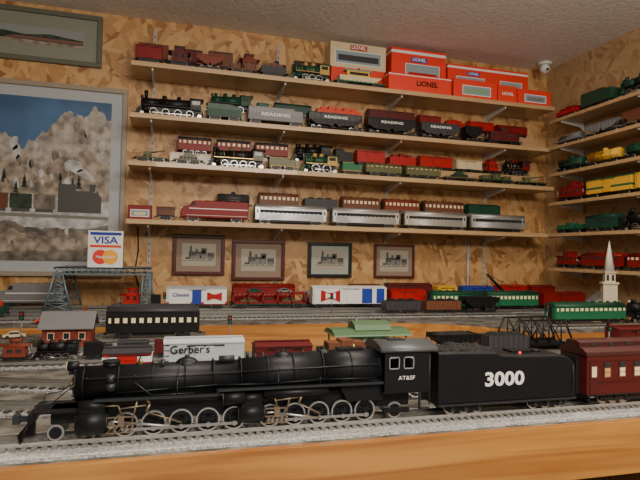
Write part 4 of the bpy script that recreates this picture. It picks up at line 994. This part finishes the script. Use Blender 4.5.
def big_print(b,w,h,y):
    rnd=random.Random(11)
    b.box(-w,w,y,y+.0005,-h,h,SKY)
    def pl(pts,m,k): b.prism([(max(-1,min(1,p[0]))*w,max(-1,min(1,p[1]))*h) for p in pts],'y',y-.0003*k,y,m)
    def ridge(keys,base,m,k,rough=.08):
        pts=list(keys)
        for it in range(4):
            q=[pts[0]]
            for a,c in zip(pts[:-1],pts[1:]):
                q.append(((a[0]+c[0])/2,(a[1]+c[1])/2+rnd.uniform(-1,1)*rough*.55**it)); q.append(c)
            pts=q
        pl(pts+[(pts[-1][0],base),(pts[0][0],base)],m,k)
    def shard(x,z,s,m,k):
        n=7; pl([(x+s*rnd.uniform(.5,1)*.6*math.cos(6.283*i/n),z+s*rnd.uniform(.6,1)*1.3*math.sin(6.283*i/n)) for i in range(n)],m,k)
    ridge([(-1,.5),(-.7,.62),(-.4,.45),(-.1,.52),(.1,.35),(.35,.6),(.55,.86),(.8,.93),(1,.8)],-.6,ROCK,1,.12)
    for i in range(30):
        x=rnd.uniform(-.9,.92); z=rnd.uniform(.05,.42 if x<.3 else .68); shard(x,z,rnd.uniform(.05,.10),[SNOW,ROCK2,ROCK3][i%3],2)
    ridge([(-1,.18),(-.6,.30),(-.3,.12),(0,.2),(.25,.02),(.5,.3),(.7,.38),(1,.25)],-.6,ROCK3,3,.12)
    for i in range(26):
        x=rnd.uniform(-.92,.92); z=rnd.uniform(-.1,.12 if x<.4 else .22); shard(x,z,rnd.uniform(.03,.08),[SNOW,ROCK2][i%2],4)
    for i in range(22):
        x=rnd.uniform(-.93,.93); z=rnd.uniform(-.25,.0); s=rnd.uniform(.02,.04)
        for q in range(3): pl([(x-s*(1-.25*q),z+s*1.3*q),(x+s*(1-.25*q),z+s*1.3*q),(x,z+s*1.3*(q+1.6))],TREE,5)
    ridge([(-1,-.2),(-.6,-.14),(0,-.2),(.5,-.22),(1,-.25)],-1,SNOW,6,.04)
    BR=P('brown')
    for i in range(6):
        x=-.95+i*.235; pl([(x,-.37),(x+.22,-.37),(x+.22,-.19),(x,-.19)],[BR,ROCK2,TREE,BR,TREE,ROCK2][i],7); pl([(x+.02,-.41),(x+.2,-.41),(x+.2,-.37),(x+.02,-.37)],INK,7)
    pl([(.47,-.4),(.92,-.4),(.92,-.2),(.88,-.15),(.8,-.13),(.65,-.13),(.65,-.05),(.47,-.05)],INK,8); pl([(.8,-.13),(.85,-.13),(.86,-.04),(.79,-.04)],INK,8)
    for i in range(7):
        cx=.82-.035*i; cz=.01+.03*i; rr=.028+.008*i
        pl([(cx+rr*1.2*math.cos(t*.7),cz+rr*math.sin(t*.7)*.9) for t in range(9)],SNOW,8+i%2)
    pl([(-1,-.42),(1,-.44),(1,-.48),(-1,-.46)],INK2,8)
    ridge([(-1,-.52),(-.5,-.58),(0,-.52),(.4,-.6),(1,-.54)],-.9,ROCK2,7,.06)
    ridge([(-1,-.66),(-.5,-.72),(0,-.62),(.4,-.74),(1,-.68)],-1,ROCK3,8,.08)
    for i in range(16): shard(rnd.uniform(-.92,.92),rnd.uniform(-.8,-.6),rnd.uniform(.02,.05),[SNOW,ROCK2][i%2],9)
    ridge([(-1,-.84),(-.3,-.80),(.2,-.88),(1,-.82)],-1,ROCK2,10,.06)
frame(-.98,-.185,1.395,2.125,.018,mat('light_oak_frame',(.33,.28,.22),.4),mat('gray_mat',(.42,.45,.48),.5),'large framed winter mountain train painting with gray mat',big_print,.04)
def small_print(b,w,h,y):
    b.box(-w,w,y,y+.0005,-h,h,mat('faded_sky',(.26,.29,.29),.35)); 
    b.prism([(-w,-h),(w,-h),(w,-.1*h),(.6*w,.1*h),(.3*w,.3*h),(0,.1*h),(-.2*w,0),(-.6*w,.25*h),(-w,.2*h)],'y',y-.0003,y,TREE); b.prism([(-.6*w,-.5*h),(w,-.6*h),(w,-.25*h),(-.4*w,-.2*h)],'y',y-.0006,y,mat('faded_rust',(.2,.10,.07),.4)); b.prism([(-w,-h),(w,-h),(w,-.7*h),(-w,-.55*h)],'y',y-.0007,y,ROCK3)
frame(-.76,-.285,2.2,2.40,.018,mat('green_gray_frame',(.12,.13,.10),.4),mat('sage_mat',(.24,.25,.20),.5),'small framed train photograph with sage mat',small_print,.05)

# ceiling camera
r=thing('security_camera','small white dome security camera under the ceiling','camera',(1.66,2.1,CZ),0)
b=MB(); b.cyl((0,0,-.012),(0,0,-.0005),.03,P('white'),n=24); b.ob('mount',r)
b=MB(); b.sph((0,0,-.03),(.022,.022,.022),P('white'),n=18,k=12); b.cyl((0,-.012,-.034),(-.005,-.026,-.04),.010,P('white')); b.ob('housing',r)
b=MB(); b.cyl((-.005,-.0262,-.04),(-.0055,-.0275,-.0405),.007,BLK); b.ob('lens',r)

r=thing('power_cable','dark cable hanging down the strand board wall','cable',(0,YB-.003,0),0)
b=MB(); b.tube([(-.135,0,1.59),(-.13,-.001,1.5),(-.14,-.001,1.42),(-.125,-.001,1.36),(-.13,-.001,1.29)],.0025,BLK); b.ob('cord',r)
r=thing('conduit_pipe','thin metal conduit running down strand board wall','pipe',(0,YB-.006,0),0)
b=MB(); b.cyl((1.325,0,1.285),(1.325,0,1.59),.005,P('light gray')); b.box(1.315,1.335,-.004,.004,1.5,1.51,P('light gray')); b.ob('pipe',r)

# ---------------------------------------------------------------- lights
def area(loc,rot,sx,sy,e,c):
    l=bpy.data.lights.new('ceiling_and_fill_light','AREA'); l.shape='RECTANGLE'; l.size=sx; l.size_y=sy; l.energy=e; l.color=c
    o=bpy.data.objects.new('ceiling_and_fill_light',l); COL.objects.link(o); o.location=loc; o.rotation_euler=rot
area((.6,.85,2.38),(0,0,0),1.1,.15,15,(1,.89,.73))
area((.45,-.5,2.25),(math.radians(52),0,0),1.2,.25,29,(1,.90,.77))  # unseen fill added behind the camera to even out light on the shelves
area((.85,.1,1.85),(math.radians(180),0,0),1.0,.5,15,(1,.91,.80))  # upward-facing fill, added out of view to brighten the ceiling
w=bpy.data.worlds.new('World'); S.world=w; w.use_nodes=True
w.node_tree.nodes['Background'].inputs['Color'].default_value=(1,.94,.86,1); w.node_tree.nodes['Background'].inputs['Strength'].default_value=.4

# ---------------------------------------------------------------- camera
cd=bpy.data.cameras.new('camera'); cam=bpy.data.objects.new('camera',cd); COL.objects.link(cam)
cd.sensor_width=36; cd.lens=530/640*36; cd.clip_start=.02
M=Matrix.Translation((0,0,1.5))@Matrix.Rotation(math.radians(-15.5),4,'Z')@Matrix.Rotation(math.radians(91.5),4,'X')@Matrix.Rotation(math.radians(1.2),4,'Z')
cam.matrix_world=M
S.camera=cam
